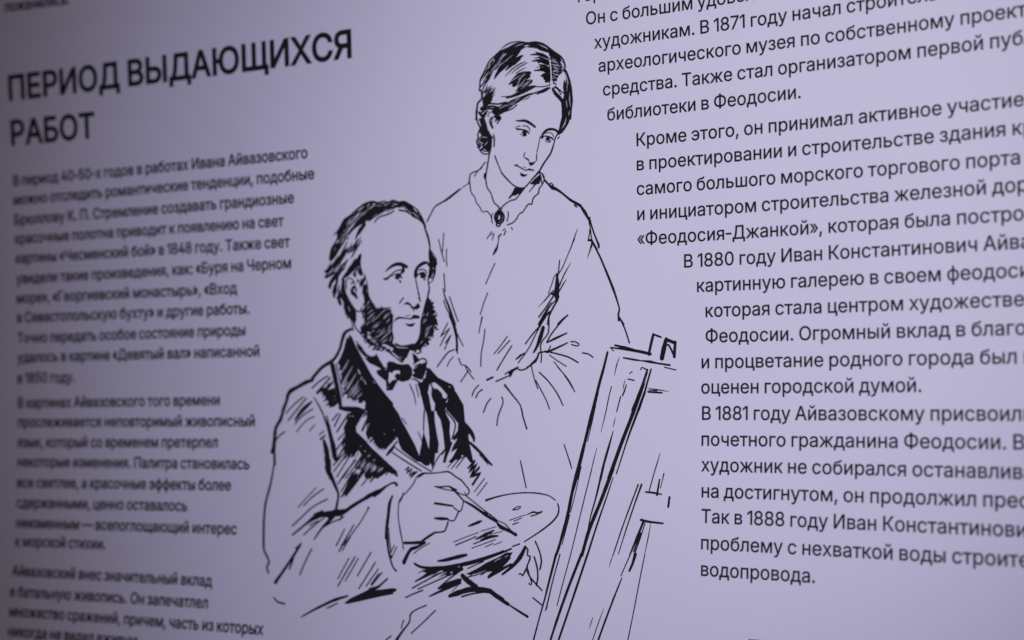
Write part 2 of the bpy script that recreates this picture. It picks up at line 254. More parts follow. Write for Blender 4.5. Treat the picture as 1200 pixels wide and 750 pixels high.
# id, words, start of baseline (0.1 mm), slope, type size, tracking
LINES = [
 ('T', 'поженились.', -4647.5, 2598.2, -0.01535, 1.0, 0.9713),
 ('H1', 'ПЕРИОД ВЫДАЮЩИХСЯ', -4661.8, 1896.3, 0.00164, 2.3666, 1.0332),
 ('H2', 'РАБОТ', -4660.2, 1540.6, -0.00764, 2.3666, 1.0101),
 ('a1', 'В период 40-50-х годов в работах Ивана Айвазовского', -4650.5, 1216.6, 0.00109, 1.0, 0.9824),
 ('a2', 'можно отследить романтические тенденции, подобные', -4653.7, 1065.0, 0.0001, 1.0, 0.9849),
 ('a3', 'Брюллову К. П. Стремление создавать грандиозные', -4654.7, 904.3, 0.00041, 1.0, 0.9864),
 ('a4', 'красочные полотна приводит к появлению на свет', -4653.9, 754.3, -0.00415, 1.0, 0.9828),
 ('a5', 'картины «Чесменский бой» в 1848 году. Также свет', -4655.9, 597.6, -0.00307, 1.0, 0.9839),
 ('a6', 'увидели такие произведения, как: «Буря на Черном', -4651.8, 435.3, -0.00059, 1.0, 0.9868),
 ('a7', 'море», «Георгиевский монастырь», «Вход', -4658.6, 279.1, -0.00293, 1.0, 0.9915),
 ('a8', 'в Севастопольскую бухту» и другие работы.', -4658.9, 124.2, -0.00205, 1.0, 0.9873),
 ('a9', 'Точно передать особое состояние природы', -4655.0, -39.5, 0.00039, 1.0, 0.9762),
 ('a10', 'удалось в картине «Девятый вал» написанной', -4658.3, -193.5, -0.00134, 1.0, 0.9862),
 ('a11', 'в 1850 году.', -4662.6, -359.1, 0.00064, 1.0, 0.977),
 ('b1', 'В картинах Айвазовского того времени', -4661.1, -557.1, 0.00306, 1.0, 0.9793),
 ('b2', 'прослеживается неповторимый живописный', -4658.5, -709.3, 0.00098, 1.0, 0.9846),
 ('b3', 'язык, который со временем претерпел', -4655.1, -869.4, 0.00354, 1.0, 0.9792),
 ('b4', 'некоторые изменения. Палитра становилась', -4656.5, -1023.0, 0.00183, 1.0, 0.9777),
 ('b5', 'все светлее, а красочные эффекты более', -4653.7, -1187.0, 0.00553, 1.0, 0.9845),
 ('b6', 'сдержанными, ценно оставалось', -4650.0, -1346.4, 0.00652, 1.0, 0.9843),
 ('b7', 'неизменным — всепоглощающий интерес', -4644.6, -1504.4, 0.00613, 1.0, 0.9849),
 ('b8', 'к морской стихии.', -4645.7, -1649.3, 0.00726, 1.0, 0.9863),
 ('c1', 'Айвазовский внес значительный вклад', -4656.1, -1880.4, 0.00438, 1.0, 0.9745),
 ('c2', 'в батальную живопись. Он запечатлел', -4662.9, -2040.9, 0.00577, 1.0, 0.982),
 ('c3', 'множество сражений, причем, часть из которых', -4653.5, -2191.5, 0.00293, 1.0, 0.9793),
 ('c4', 'никогда не видел вживую.', -4644.4, -2343.0, 0.00293, 1.0, 0.98),
 ('r1', 'Он с большим удовольствием помогал молодым', 605.5, 1901.0, 0.00452, 1.0184, 1.0131),
 ('r2', 'художникам. В 1871 году начал строительство', 666.7, 1739.4, 0.00303, 1.0184, 1.0128),
 ('r3', 'археологического музея по собственному проекту', 693.5, 1584.0, -0.00051, 1.0184, 1.0108),
 ('r4', 'средства. Также стал организатором первой публичной', 722.6, 1426.3, -0.00025, 1.0184, 1.013),
 ('r5', 'библиотеки в Феодосии.', 751.6, 1261.4, 0.00571, 1.0184, 1.0083),
 ('r6', 'Кроме этого, он принимал активное участие', 960.3, 1078.9, 0.00064, 1.0184, 1.0198),
 ('r7', 'в проектировании и строительстве здания крупного', 959.9, 923.3, -0.00017, 1.0184, 1.0251),
 ('r8', 'самого большого морского торгового порта', 960.3, 765.7, -0.00334, 1.0184, 1.0139),
 ('r9', 'и инициатором строительства железной дороги', 958.4, 604.0, -0.00025, 1.0184, 1.0204),
 ('r10', '«Феодосия-Джанкой», которая была построена', 962.9, 446.0, -0.00109, 1.0184, 1.0221),
 ('r11', 'В 1880 году Иван Константинович Айвазовский', 1291.6, 286.0, 2e-05, 1.0184, 1.0166),
 ('r12', 'картинную галерею в своем феодосийском', 1382.6, 129.4, -0.0013, 1.0184, 1.0153),
 ('r13', 'которая стала центром художественной', 1441.4, -28.6, -0.00212, 1.0184, 1.0188),
 ('r14', 'Феодосии. Огромный вклад в благоустройство', 1442.7, -186.0, -0.00284, 1.0184, 1.0224),
 ('r15', 'и процветание родного города был высоко', 1412.3, -345.2, -0.002, 1.0184, 1.0257),
 ('r16', 'оценен городской думой.', 1413.3, -500.4, -0.00092, 1.0184, 1.013),
 ('r17', 'В 1881 году Айвазовскому присвоили звание', 1415.2, -661.4, -0.00132, 1.0184, 1.0138),
 ('r18', 'почетного гражданина Феодосии. Ведь', 1414.1, -819.6, 0.0, 1.0184, 1.0226),
 ('r19', 'художник не собирался останавливаться', 1419.5, -975.6, -0.00163, 1.0184, 1.0118),
 ('r20', 'на достигнутом, он продолжил преследовать', 1418.5, -1133.9, -6e-05, 1.0184, 1.0238),
 ('r21', 'Так в 1888 году Иван Константинович', 1423.3, -1286.8, -0.0018, 1.0184, 1.0064),
 ('r22', 'проблему с нехваткой воды строительством', 1422.0, -1445.8, -0.0019, 1.0184, 1.0149),
 ('r23', 'водопровода.', 1426.0, -1603.2, -0.00152, 1.0184, 1.0064),
 ('r0', 'города', 545.9, 2056.8, 0.00452, 1.0184, 1.0),
 ('H3', 'П', 1749.3, -2148.1, 0.0, 2.3666, 1.0),
]

UNIT = 0.016e-3          # one glyph unit in metres at type size 1


def area(p):
    return sum(p[i - 1][0] * p[i][1] - p[i][0] * p[i - 1][1] for i in range(len(p))) / 2


def winding(x, y, loop):
    n = 0
    for i in range(len(loop)):
        (x1, y1), (x2, y2) = loop[i - 1], loop[i]
        if (y1 > y) != (y2 > y):
            if x < (x2 - x1) * (y - y1) / (y2 - y1) + x1:
                n += 1 if y2 > y1 else -1
    return n


def fill(loops):
    """triangulate closed outlines (non-zero winding, so crossing outlines merge and counters stay open)"""
    pts, edges = [], []
    for l in loops:
        b = len(pts)
        pts += [Vector(p) for p in l]
        edges += [(b + i, b + (i + 1) % len(l)) for i in range(len(l))]
    v, _, f, *_ = delaunay_2d_cdt(pts, edges, [], 0, 1e-5)
    out = []
    for t in f:
        cx = sum(v[k].x for k in t) / len(t)
        cy = sum(v[k].y for k in t) / len(t)
        if sum(winding(cx, cy, l) for l in loops) == 0:
            continue
        ar = sum(v[t[i - 1]].x * v[t[i]].y - v[t[i]].x * v[t[i - 1]].y for i in range(len(t)))
        out.append(tuple(t) if ar > 0 else tuple(reversed(t)))
    return [(p.x, p.y) for p in v], out


def thicken(loop, d):
    """move a contour outwards by d (bolder weight); holes shrink because they run the other way"""
    n = len(loop)
    out = []
    for i in range(n):
        p, q, r = Vector(loop[i - 1]), Vector(loop[i]), Vector(loop[(i + 1) % n])
        a, b = (q - p), (r - q)
        if a.length < 1e-6 or b.length < 1e-6:
            out.append(tuple(q))
            continue
        a.normalize()
        b.normalize()
        n1, n2 = Vector((a.y, -a.x)), Vector((b.y, -b.x))
        k = n1 + n2
        k = k / max(0.35, 1 + n1.dot(n2))
        out.append(tuple(q + k * d))
    return out


CACHE = {}


def glyph(ch, bold):
    """vertices and triangles of one letter"""
    if (ch, bold) in CACHE:
        return CACHE[ch, bold]
    loops = [[(g[i], g[i + 1]) for i in range(0, len(g), 2)] for g in GLYPHS[ch][1:]]
    if loops:
        big = max(loops, key=lambda l: abs(area(l)))
        sgn = 1 if area(big) > 0 else -1
        if bold:
            loops = [thicken(l, bold * sgn) for l in loops]
        V, T = fill(loops)
    else:
        V, T = [], []
    CACHE[ch, bold] = (V, T)
    return V, T


def lettering(name, ids, bold=0, label=None):
    vs, fs = [], []
    for (i, words, x, y, slope, size, track) in LINES:
        if i not in ids:
            continue
        px = 0.0
        for ch in words:
            gv, gt = glyph(ch, bold)
            b = len(vs)
            for (gx, gy) in gv:
                du = (px + gx) * size * track * UNIT
                vs.append(surf(x * 1e-4 + du, y * 1e-4 + du * slope + gy * size * UNIT, 0.0001))
            fs += [tuple(b + k for k in t) for t in gt]
            px += GLYPHS[ch][0]
    return link(name, vs, fs, TEXT_INK, panel, label)


lettering("paragraph", ['T'], 19)
lettering("heading", ['H1', 'H2'], 20, "large capital heading in two lines, upper left")
lettering("paragraph", ['a%d' % k for k in range(1, 12)], 19)
lettering("paragraph", ['b%d' % k for k in range(1, 9)], 19)
lettering("paragraph", ['c%d' % k for k in range(1, 5)], 19)
lettering("paragraph", ['r0', 'r1', 'r2', 'r3', 'r4', 'r5'], 9)
lettering("paragraph", ['r%d' % k for k in range(6, 11)], 9)
lettering("paragraph", ['r%d' % k for k in range(11, 17)], 9)
lettering("paragraph", ['r%d' % k for k in range(17, 24)], 9)
lettering("heading", ['H3'], 9)

# ------------------------------------------------------------------ the ink drawing: strokes of a pen (u v width ...) in 0.1 mm
INK = {
 'standing_woman/hair': """0S -234 1555 12 -226 1631 12 -209 1657 12 -184 1696 12 -151 1747 12 -104 1780 11 -53 1812 11
0S -53 1820 4 -11 1842 10 34 1854 9 88 1853 9 133 1843 9 169 1833 9
0S -197 1586 8 -163 1633 27 -134 1683 31 -96 1733 39 -40 1773 37 24 1804 28 97 1830 26
0S -113 1626 9 -75 1673 28 -24 1725 51 32 1772 63 92 1815 50 161 1826 30 222 1818 43 283 1788 42 335 1757 27 370 1740 11
1S -64 1749 1 -31 1770 4 -11 1783 1
1S 56 1821 1 97 1832 4 128 1834 1
1S 128 1816 1 150 1817 5 173 1817 1
1S 248 1815 1 292 1794 3 318 1778 1
0S 213 1835 13 258 1824 13 310 1795 13 353 1759 13 405 1723 13 435 1686 14 445 1644 14
0P 438 1646 461 1613 482 1558 494 1504 497 1466 500 1414 490 1362 484 1294 410 1301 415 1340 408 1400 409 1423 427 1444 432 1473 424 1511 429 1541 438 1564 449 1534 455 1538 448 1583
1S 448 1606 1 458 1567 4 470 1529 1
1S 476 1468 1 474 1431 5 480 1378 1
0S 345 1512 18 364 1480 25 394 1451 27 424 1414 27
0S 365 1528 9 399 1499 9 430 1473 9
0S 352 1519 9 382 1508 9 408 1468 10
0S 387 1714 5 335 1738 16
0S 402 1665 5 343 1704 15
0S 408 1646 5 342 1685 14
0S 415 1613 4 346 1666 13
0S 404 1602 5 346 1647 17
0S 393 1595 5 345 1621 14
0S 384 1579 5 345 1596 14
0S 379 1557 4 344 1572 11
0S 378 1538 3 350 1553 9
0P 337 1733 389 1715 410 1682 414 1639 400 1603 384 1574 370 1562 347 1593 339 1649
0S 335 1750 29 379 1726 26 413 1692 11
1S 353 1693 1 365 1690 3 376 1686 1
1S 359 1657 1 375 1648 3 390 1638 1
1S 382 1681 1 393 1664 3 405 1648 1
1S 348 1624 1 358 1624 4 367 1624 1
1S 347 1593 1 358 1594 3 368 1595 1
0S 216 1768 3 273 1751 8 321 1721 3
0S 177 1755 4 238 1751 9 291 1736 9 321 1708 9
0S 246 1729 4 290 1710 9 325 1694 9
0S 192 1711 7 246 1707 14 290 1692 23 323 1678 22
0S 245 1682 7 289 1671 13 322 1646 18
0S 208 1645 6 262 1642 11 315 1629 20
0S 252 1659 7 288 1647 16 322 1631 25
0S 259 1607 9 287 1601 29 321 1598 29
0S 283 1587 13 304 1576 27 318 1575 24
0S 297 1562 11 311 1566 11
1S 328 1700 8 334 1648 8 337 1595 8 334 1539 8
0S 322 1698 7 327 1626 7 323 1544 7
0S -20 1675 8 31 1715 21 76 1741 18 120 1755 7
0S -15 1703 8 49 1725 18 96 1739 14
0S -26 1634 4 29 1673 10 93 1703 10 143 1714 4
0S 20 1644 4 75 1676 9 129 1697 9 158 1704 3
0S 54 1640 4 92 1659 9 139 1674 4
0S 4 1577 8 64 1607 36 118 1628 46 163 1633 30 180 1636 9
0S 45 1561 14 109 1591 32 167 1613 18
0S 9 1577 3 45 1584 9 91 1602 9
0S 57 1526 10 107 1547 28 162 1572 32 182 1578 21
0S -64 1501 4 -2 1495 9 52 1504 9 107 1519 10
0S -21 1486 9 43 1497 21 107 1519 39 161 1534 32 213 1542 11
0S 214 1496 7 160 1493 15 106 1475 27 51 1458 37 -4 1437 48 -50 1418 60 -96 1396 48
0S 206 1540 8 268 1533 8 326 1538 8
0S 325 1520 10 285 1507 23 222 1490 11
0S 196 1497 8 250 1508 8 312 1524 8
1S 110 1464 1 151 1477 5 188 1486 1
0S 110 1458 3 150 1469 8 182 1489 3
0S 61 1433 10 41 1417 10 4 1405 10 -46 1395 9
0S -200 1452 20 -181 1481 79 -157 1509 68 -143 1531 20
0S -152 1532 10 -119 1551 10 -101 1566 4
0S -139 1503 10 -111 1520 4
0S -166 1533 12 -141 1584 5
0S -188 1551 11 -169 1591 4
0S -214 1507 11 -204 1568 11 -194 1593 11
0S -205 1456 13 -149 1462 13 -85 1452 13 -23 1459 13
0S -219 1434 31 -177 1442 15 -122 1440 15 -72 1420 20
0S -234 1397 15 -206 1418 14 -159 1429 13 -105 1416 13 -73 1394 13
0S -267 1366 16 -261 1411 16 -252 1472 16 -227 1491 15 -214 1511 15
0S -217 1507 11 -222 1562 11 -232 1555 10
0S -211 1384 11 -197 1405 10 -171 1412 10
0S -170 1376 9 -160 1402 8 -128 1403 7
0S -243 1406 12 -216 1372 13 -240 1359 12
0S -123 1395 11 -87 1372 11 -69 1359 11
0S -115 1375 16 -97 1354 16
0P -245 1369 -201 1377 -183 1328 -170 1277 -151 1243 -139 1232 -145 1166 -158 1124 -188 1149 -206 1158 -232 1192 -245 1225 -233 1236 -228 1254 -241 1274 -229 1320
1S -224 1246 1 -206 1239 4 -178 1237 1
1S -237 1219 1 -231 1205 4 -225 1192 1
0S -266 1423 13 -262 1377 13 -252 1337 13 -238 1313 13 -235 1289 13
0S -241 1294 13 -256 1260 13 -252 1237 13 -266 1221 13 -258 1191 13 -244 1175 12
0S -251 1175 11 -238 1151 11 -222 1134 10 -194 1124 10 -169 1128 10
0S -231 1158 9 -199 1144 9 -165 1143 9
0S -243 1413 16 -211 1384 15 -183 1400 16
0P 410 1367 488 1359 478 1307 462 1271 435 1236 407 1209 380 1220 399 1286 411 1322
1S 446 1311 1 434 1274 6 411 1243 1
1S 473 1357 1 469 1340 4 465 1324 1
0S -212 1368 10 -193 1382 10
0S -114 1409 48 -78 1398 39 -27 1405 15
0S -91 1399 47 -96 1377 31 -104 1362 11
0S -98 1322 11 -65 1357 11
0S -108 1338 8 -78 1367 8
0S -107 1643 9 -73 1673 29 -32 1707 42 9 1741 48 55 1778 55 84 1799 41
0S -105 1758 15 -70 1787 21 -35 1803 26 11 1812 32 67 1829 38 124 1832 31
0S -106 1696 29 -83 1722 42 -42 1756 42 -7 1781 35
0S 124 1839 19 168 1822 36 224 1816 47 268 1792 42 300 1770 24 328 1762 19
1S -87 1684 1 -66 1711 4 -43 1727 1
1S -62 1758 1 -30 1778 3 -7 1785 1
1S 130 1817 1 152 1821 3 174 1817 1
1S 241 1819 1 279 1798 2 312 1778 1
0S -22 1672 7 19 1701 28 59 1730 34 99 1750 21 119 1757 7
0S 7 1688 8 53 1712 21 99 1735 9
0S 4 1574 8 39 1599 28 85 1623 45 130 1632 37 180 1636 9
0S 38 1566 26 84 1580 20 163 1605 8
0S 83 1547 33 134 1570 39 179 1580 26 185 1584 11
0S 220 1767 10 261 1748 10 305 1722 10
0S 178 1755 7 233 1751 15 283 1734 19 313 1719 13
0S 239 1734 7 277 1713 22 312 1698 16
0S 193 1713 9 243 1706 13 287 1691 22 317 1678 19
0S 246 1681 8 281 1668 15 320 1650 16
0S 253 1659 8 286 1649 24 322 1631 30
0S 208 1647 9 264 1643 13 308 1628 24
0S 257 1605 10 285 1609 31 324 1607 30
0S 279 1588 13 301 1581 36 323 1584 31
0S 290 1564 14 307 1571 32 320 1574 26
0S 327 1738 13 354 1721 30 387 1703 19
0S 332 1714 13 365 1697 30 397 1679 19
0S 342 1685 19 370 1668 24 405 1659 10
0S 342 1666 13 374 1644 30 399 1636 11
0S 344 1638 19 374 1620 36 415 1609 11
0S 346 1609 19 373 1599 30 404 1606 10
0S 348 1590 19 367 1584 30 384 1587 14
0S 351 1567 16 367 1567 19 378 1568 10
0S 350 1548 8 375 1538 8
0S 435 1633 12 455 1584 12 465 1536 12
0S -241 1566 5 -211 1596 12 -184 1623 5
0S -224 1619 5 -205 1652 9 -186 1685 5
0S -205 1615 4 -167 1655 9 -137 1694 4
0S -194 1627 5 -170 1652 10 -144 1677 5
0S -202 1636 5 -177 1681 10 -153 1723 5
0S -191 1650 4 -166 1674 8 -140 1698 4
0S -186 1664 4 -167 1685 8 -149 1705 4
0S -177 1670 5 -142 1701 11 -102 1736 5
0S -155 1694 6 -137 1719 12 -119 1744 6
0S -139 1678 4 -100 1714 9 -60 1757 4
0S -124 1695 5 -107 1717 12 -91 1738 5
0S -165 1711 5 -130 1742 10 -100 1775 5
0S -95 1741 5 -73 1763 10 -50 1788 5
0S -92 1745 5 -64 1776 10 -39 1806 5
0S -88 1736 5 -62 1775 10 -40 1815 5
0S -38 1770 4 -21 1789 8 -1 1810 4
0S -31 1771 5 -7 1792 10 14 1812 5
0S -36 1767 4 5 1800 8 48 1834 4
1S 39 1542 1 64 1558 3 87 1572 1
1S 72 1545 1 116 1561 3 158 1579 1
1S 72 1550 1 109 1574 3 139 1603 1
1S 97 1534 1 132 1554 3 165 1576 1
1S 120 1552 1 160 1574 3 198 1605 1
1S -2 1586 1 47 1606 3 99 1629 1
1S 66 1558 1 94 1602 4 129 1644 1
1S 78 1600 1 110 1618 3 143 1632 1
1S 344 1711 1 361 1702 3 378 1695 1
1S 329 1704 1 357 1689 3 384 1680 1
1S 348 1699 1 369 1688 3 389 1678 1
1S 339 1672 1 368 1663 3 398 1656 1
1S 350 1673 1 373 1667 3 394 1658 1
1S 364 1645 1 378 1638 2 391 1631 1
1S 350 1655 1 377 1645 3 403 1635 1
1S 358 1633 1 379 1629 3 399 1620 1
1S 353 1632 1 374 1622 3 394 1613 1
1S 346 1615 1 371 1604 3 396 1598 1
1S 363 1604 1 378 1600 3 394 1596 1
1S 344 1587 1 367 1581 2 390 1573 1
0S 376 1719 3 391 1712 6 405 1705 3
0S 373 1715 4 394 1705 8 413 1689 4
0S 376 1713 4 397 1701 7 416 1690 4
0S 387 1702 3 412 1688 6 436 1670 3
0S 373 1696 3 398 1681 6 422 1664 3
0S 385 1682 3 404 1670 6 423 1660 3
0S 386 1679 4 400 1666 7 417 1653 3
0S 380 1676 3 404 1662 6 429 1647 3
0S 391 1655 3 404 1648 6 418 1641 3
0S 387 1664 4 413 1652 8 437 1635 4
0S 387 1654 3 405 1644 7 424 1635 3
0S 389 1645 3 414 1632 6 440 1618 3
0S 399 1630 4 411 1624 8 424 1616 4
0S 393 1644 3 420 1626 6 445 1610 3
0S -213 1526 4 -196 1547 8 -175 1567 4
0S -191 1539 4 -181 1560 8 -170 1580 4
0S -192 1534 5 -173 1554 10 -157 1575 5
0S -191 1529 4 -174 1547 9 -159 1569 4
0S -173 1535 5 -159 1550 9 -148 1568 5
0S -167 1526 4 -153 1552 8 -143 1578 4
0S -165 1534 4 -145 1553 9 -124 1571 4
0S -168 1525 4 -157 1543 8 -143 1561 4
0S -143 1503 4 -132 1531 9 -122 1559 4
0S -142 1511 4 -124 1528 9 -109 1545 4
1S 456 1579 1 460 1531 3 453 1485 1
1S 449 1427 1 451 1402 4 456 1375 1
1S -151 1657 1 -123 1688 3 -86 1718 1
1S -135 1682 1 -103 1711 3 -67 1737 1
1S -104 1686 1 -70 1726 3 -37 1768 1
1S -91 1714 1 -60 1755 3 -28 1794 1
1S -61 1712 1 -10 1741 3 40 1770 1
0S -92 1396 5 -78 1401 9 -64 1405 4
0S -78 1402 4 -57 1407 9 -36 1412 4
0S -68 1394 4 -51 1400 8 -32 1405 4
0S -32 1414 4 -16 1417 8 -2 1421 4
0S -29 1410 4 -3 1422 8 23 1434 4
0S -30 1419 4 -5 1427 8 21 1433 4
0S -6 1422 4 19 1432 7 39 1441 4
0S 5 1443 4 27 1452 9 49 1462 4
1S -78 1421 1 -56 1428 4 -37 1436 1
1S -58 1427 1 -40 1433 4 -20 1443 1
1S -29 1430 1 -11 1436 3 9 1440 1
1S -1 1447 1 21 1451 2 42 1457 1
1S 10 1439 1 33 1442 3 57 1451 1
1S 40 1457 1 66 1467 4 94 1478 1
0S 200 1750 4 217 1750 8 235 1750 4
0S 209 1726 4 238 1730 7 268 1733 4
0S 223 1726 3 244 1728 6 263 1730 3
0S 218 1718 4 246 1716 7 274 1716 4
0S 224 1717 3 248 1715 6 271 1713 3
0S 233 1696 4 255 1697 8 277 1701 4
0S 236 1691 4 252 1697 7 268 1700 3
0S 238 1667 4 259 1667 8 280 1670 4
0S 218 1666 3 248 1668 6 278 1671 3
0S 224 1649 4 246 1651 7 269 1653 4
1S -228 1190 1 -220 1198 4 -214 1206 1
1S -204 1182 1 -190 1194 4 -176 1208 1
0S -252 1227 4 -242 1238 8 -233 1249 4
0S -253 1227 4 -244 1236 8 -234 1243 4
0S -257 1211 5 -249 1219 10 -240 1226 5
0S -267 1201 4 -253 1214 8 -240 1227 4
0S -264 1187 4 -249 1201 8 -235 1217 4
0S -263 1189 4 -248 1198 7 -235 1209 4
0S -263 1175 5 -249 1186 9 -236 1199 5
0S -260 1170 4 -244 1182 7 -229 1193 4
0S -251 1169 4 -239 1178 9 -227 1186 4
0S -245 1153 5 -226 1165 10 -206 1176 5
0S -234 1150 4 -221 1160 7 -209 1169 4
0S -224 1151 4 -217 1158 8 -209 1164 4
0S -117 1336 4 -108 1348 8 -98 1361 4
0S -105 1341 4 -100 1348 7 -94 1356 4
0S -108 1343 5 -95 1355 9 -83 1368 5
0S -108 1345 4 -99 1358 9 -90 1370 4
0S -89 1343 4 -81 1358 8 -74 1374 4
0S -94 1349 5 -87 1358 9 -80 1367 5
0S -89 1344 4 -77 1359 9 -68 1373 4
0S -92 1342 4 -84 1356 8 -71 1370 4
0S 454 1560 16 465 1507 34 464 1455 34 450 1396 39""",
 'standing_woman/ear': """0S -124 1366 10 -147 1365 11 -157 1340 12 -151 1320 11 -137 1296 11
0S -150 1349 9 -132 1355 9
0S -139 1338 13 -145 1324 13 -133 1296 13
0S -168 1276 10 -150 1242 10 -129 1230 9
0S -129 1251 12 -123 1218 12 -127 1172 12""",
 'standing_woman/face': """0S 52 1327 8 84 1324 13 120 1322 18 151 1309 19 182 1288 17 203 1272 14
0S 45 1283 4 63 1270 14 87 1267 12 118 1258 12 138 1250 14 155 1232 9
0S 59 1287 7 85 1290 7
0S 105 1289 7 127 1286 7 146 1279 8 158 1263 8 160 1251 9
0P 96 1244 103 1253 118 1257 135 1248 135 1233 124 1225 106 1229
0S 83 1240 5 96 1227 5 111 1222 5
0S 108 1223 10 125 1221 10 133 1229 11
0S 248 1198 9 263 1220 19 287 1240 20 314 1247 18 345 1244 17 368 1233 16 389 1214 22
0S 255 1196 17 272 1205 8 298 1201 11 325 1190 13 343 1176 11
0S 286 1223 7 314 1226 6 333 1216 7 344 1200 7 345 1193 8
0P 280 1186 290 1196 302 1199 315 1187 316 1175 303 1169 286 1175
0S 278 1173 5 291 1165 5 305 1162 5
0S 308 1163 11 320 1169 11
0S 242 1204 8 233 1177 8 226 1144 8 218 1121 8 212 1101 8
0S 213 1092 7 209 1072 7
0S 391 1214 15 368 1201 11 355 1176 10 347 1150 10 335 1118 11 319 1086 12 299 1065 11
0S 416 1302 21 406 1264 23 391 1219 23
0S 377 1179 9 390 1190 9
0S 213 1091 8 208 1072 8 210 1052 8 190 1036 7
0S 121 1073 9 138 1064 12 151 1053 8
0S 120 1107 9 111 1093 9 113 1079 9
0P 143 1049 161 1040 196 1042 188 1026 173 1018 155 1018
0S 33 1028 8 49 1031 14 73 1016 9 105 999 8 124 989 7
0S 120 990 5 152 995 15 168 989 11 185 987 11
0S 99 1015 4 113 1013 4 126 1004 4
0P 78 983 97 971 116 964 142 963 120 950 103 947 80 957
0S 343 1140 11 333 1115 13 319 1086 14 295 1058 13 259 1018 15 230 977 12 198 946 9 146 907 9
0S -121 1107 11 -104 1063 10 -78 1008 9 -67 984 9
0S -73 992 12 -33 949 12 11 908 10 47 885 10 97 873 12 128 888 11 165 923 9 229 980 9""",
 'standing_woman/neck': """0P 44 885 103 874 75 846 38 828 -5 829 20 863
0P 149 897 190 928 236 958 243 930 229 892 200 890
0S 146 845 7 187 885 7
0S -146 1228 12 -155 1167 12 -167 1122 12 -177 1069 12 -193 1001 12 -205 968 12
0S -205 988 20 -205 964 20""",
 'standing_woman/collar': """0S -186 1070 4 -210 1064 10 -238 1028 10 -285 1012 10 -318 1003 10 -328 981 11 -333 950 11 -343 934 11
0S -290 982 9 -257 1018 8 -205 1064 8
0S -328 942 10 -325 895 10 -311 863 9 -289 839 9 -280 807 9 -248 767 9 -230 736 8 -198 740 8 -180 728 9 -162 703 9 -153 691 9
0S -202 979 11 -194 924 11 -186 893 10 -159 860 10 -146 821 11 -132 790 10 -105 769 10 -92 753 10
0S -200 990 22 -204 967 22
0S -74 755 10 -41 780 10 5 799 10 32 801 10 60 822 10 110 872 10
0P 32 883 105 874 70 835 34 841 -10 809 13 853
0S -16 812 7 24 840 7
0S -13 820 8 28 855 8
0S 235 970 9 259 951 10 266 921 11 249 884 10 226 863 11 221 834 11 208 823 10 176 799 11 166 760 10 144 767 10 117 743 10 94 714 10 66 704 10 43 671 10 11 647 10 -32 637 9
0S 228 965 9 241 945 9 245 900 9 255 891 8
0P 152 898 195 928 241 954 243 922 224 892 187 889
0S 146 845 7 200 892 7""",
 'standing_woman/brooch': """0S -97 738 15 -121 720 16 -131 688 17 -116 658 15 -94 649 14 -66 663 16 -56 693 16 -68 720 15 -95 737 14
0S -100 719 22 -113 689 22 -101 665 18 -79 679 22 -79 706 21 -95 720 20
0S -95 755 10 -74 751 11 -78 740 11 -95 743 11 -95 755 12
0S -117 651 13 -117 637 12 -100 630 11 -87 638 13 -89 649 13
0S -147 722 9 -159 692 9 -149 655 9
0S -24 725 9 -20 698 9 -34 661 9
0S -59 708 11 -57 678 11 -73 654 11""",
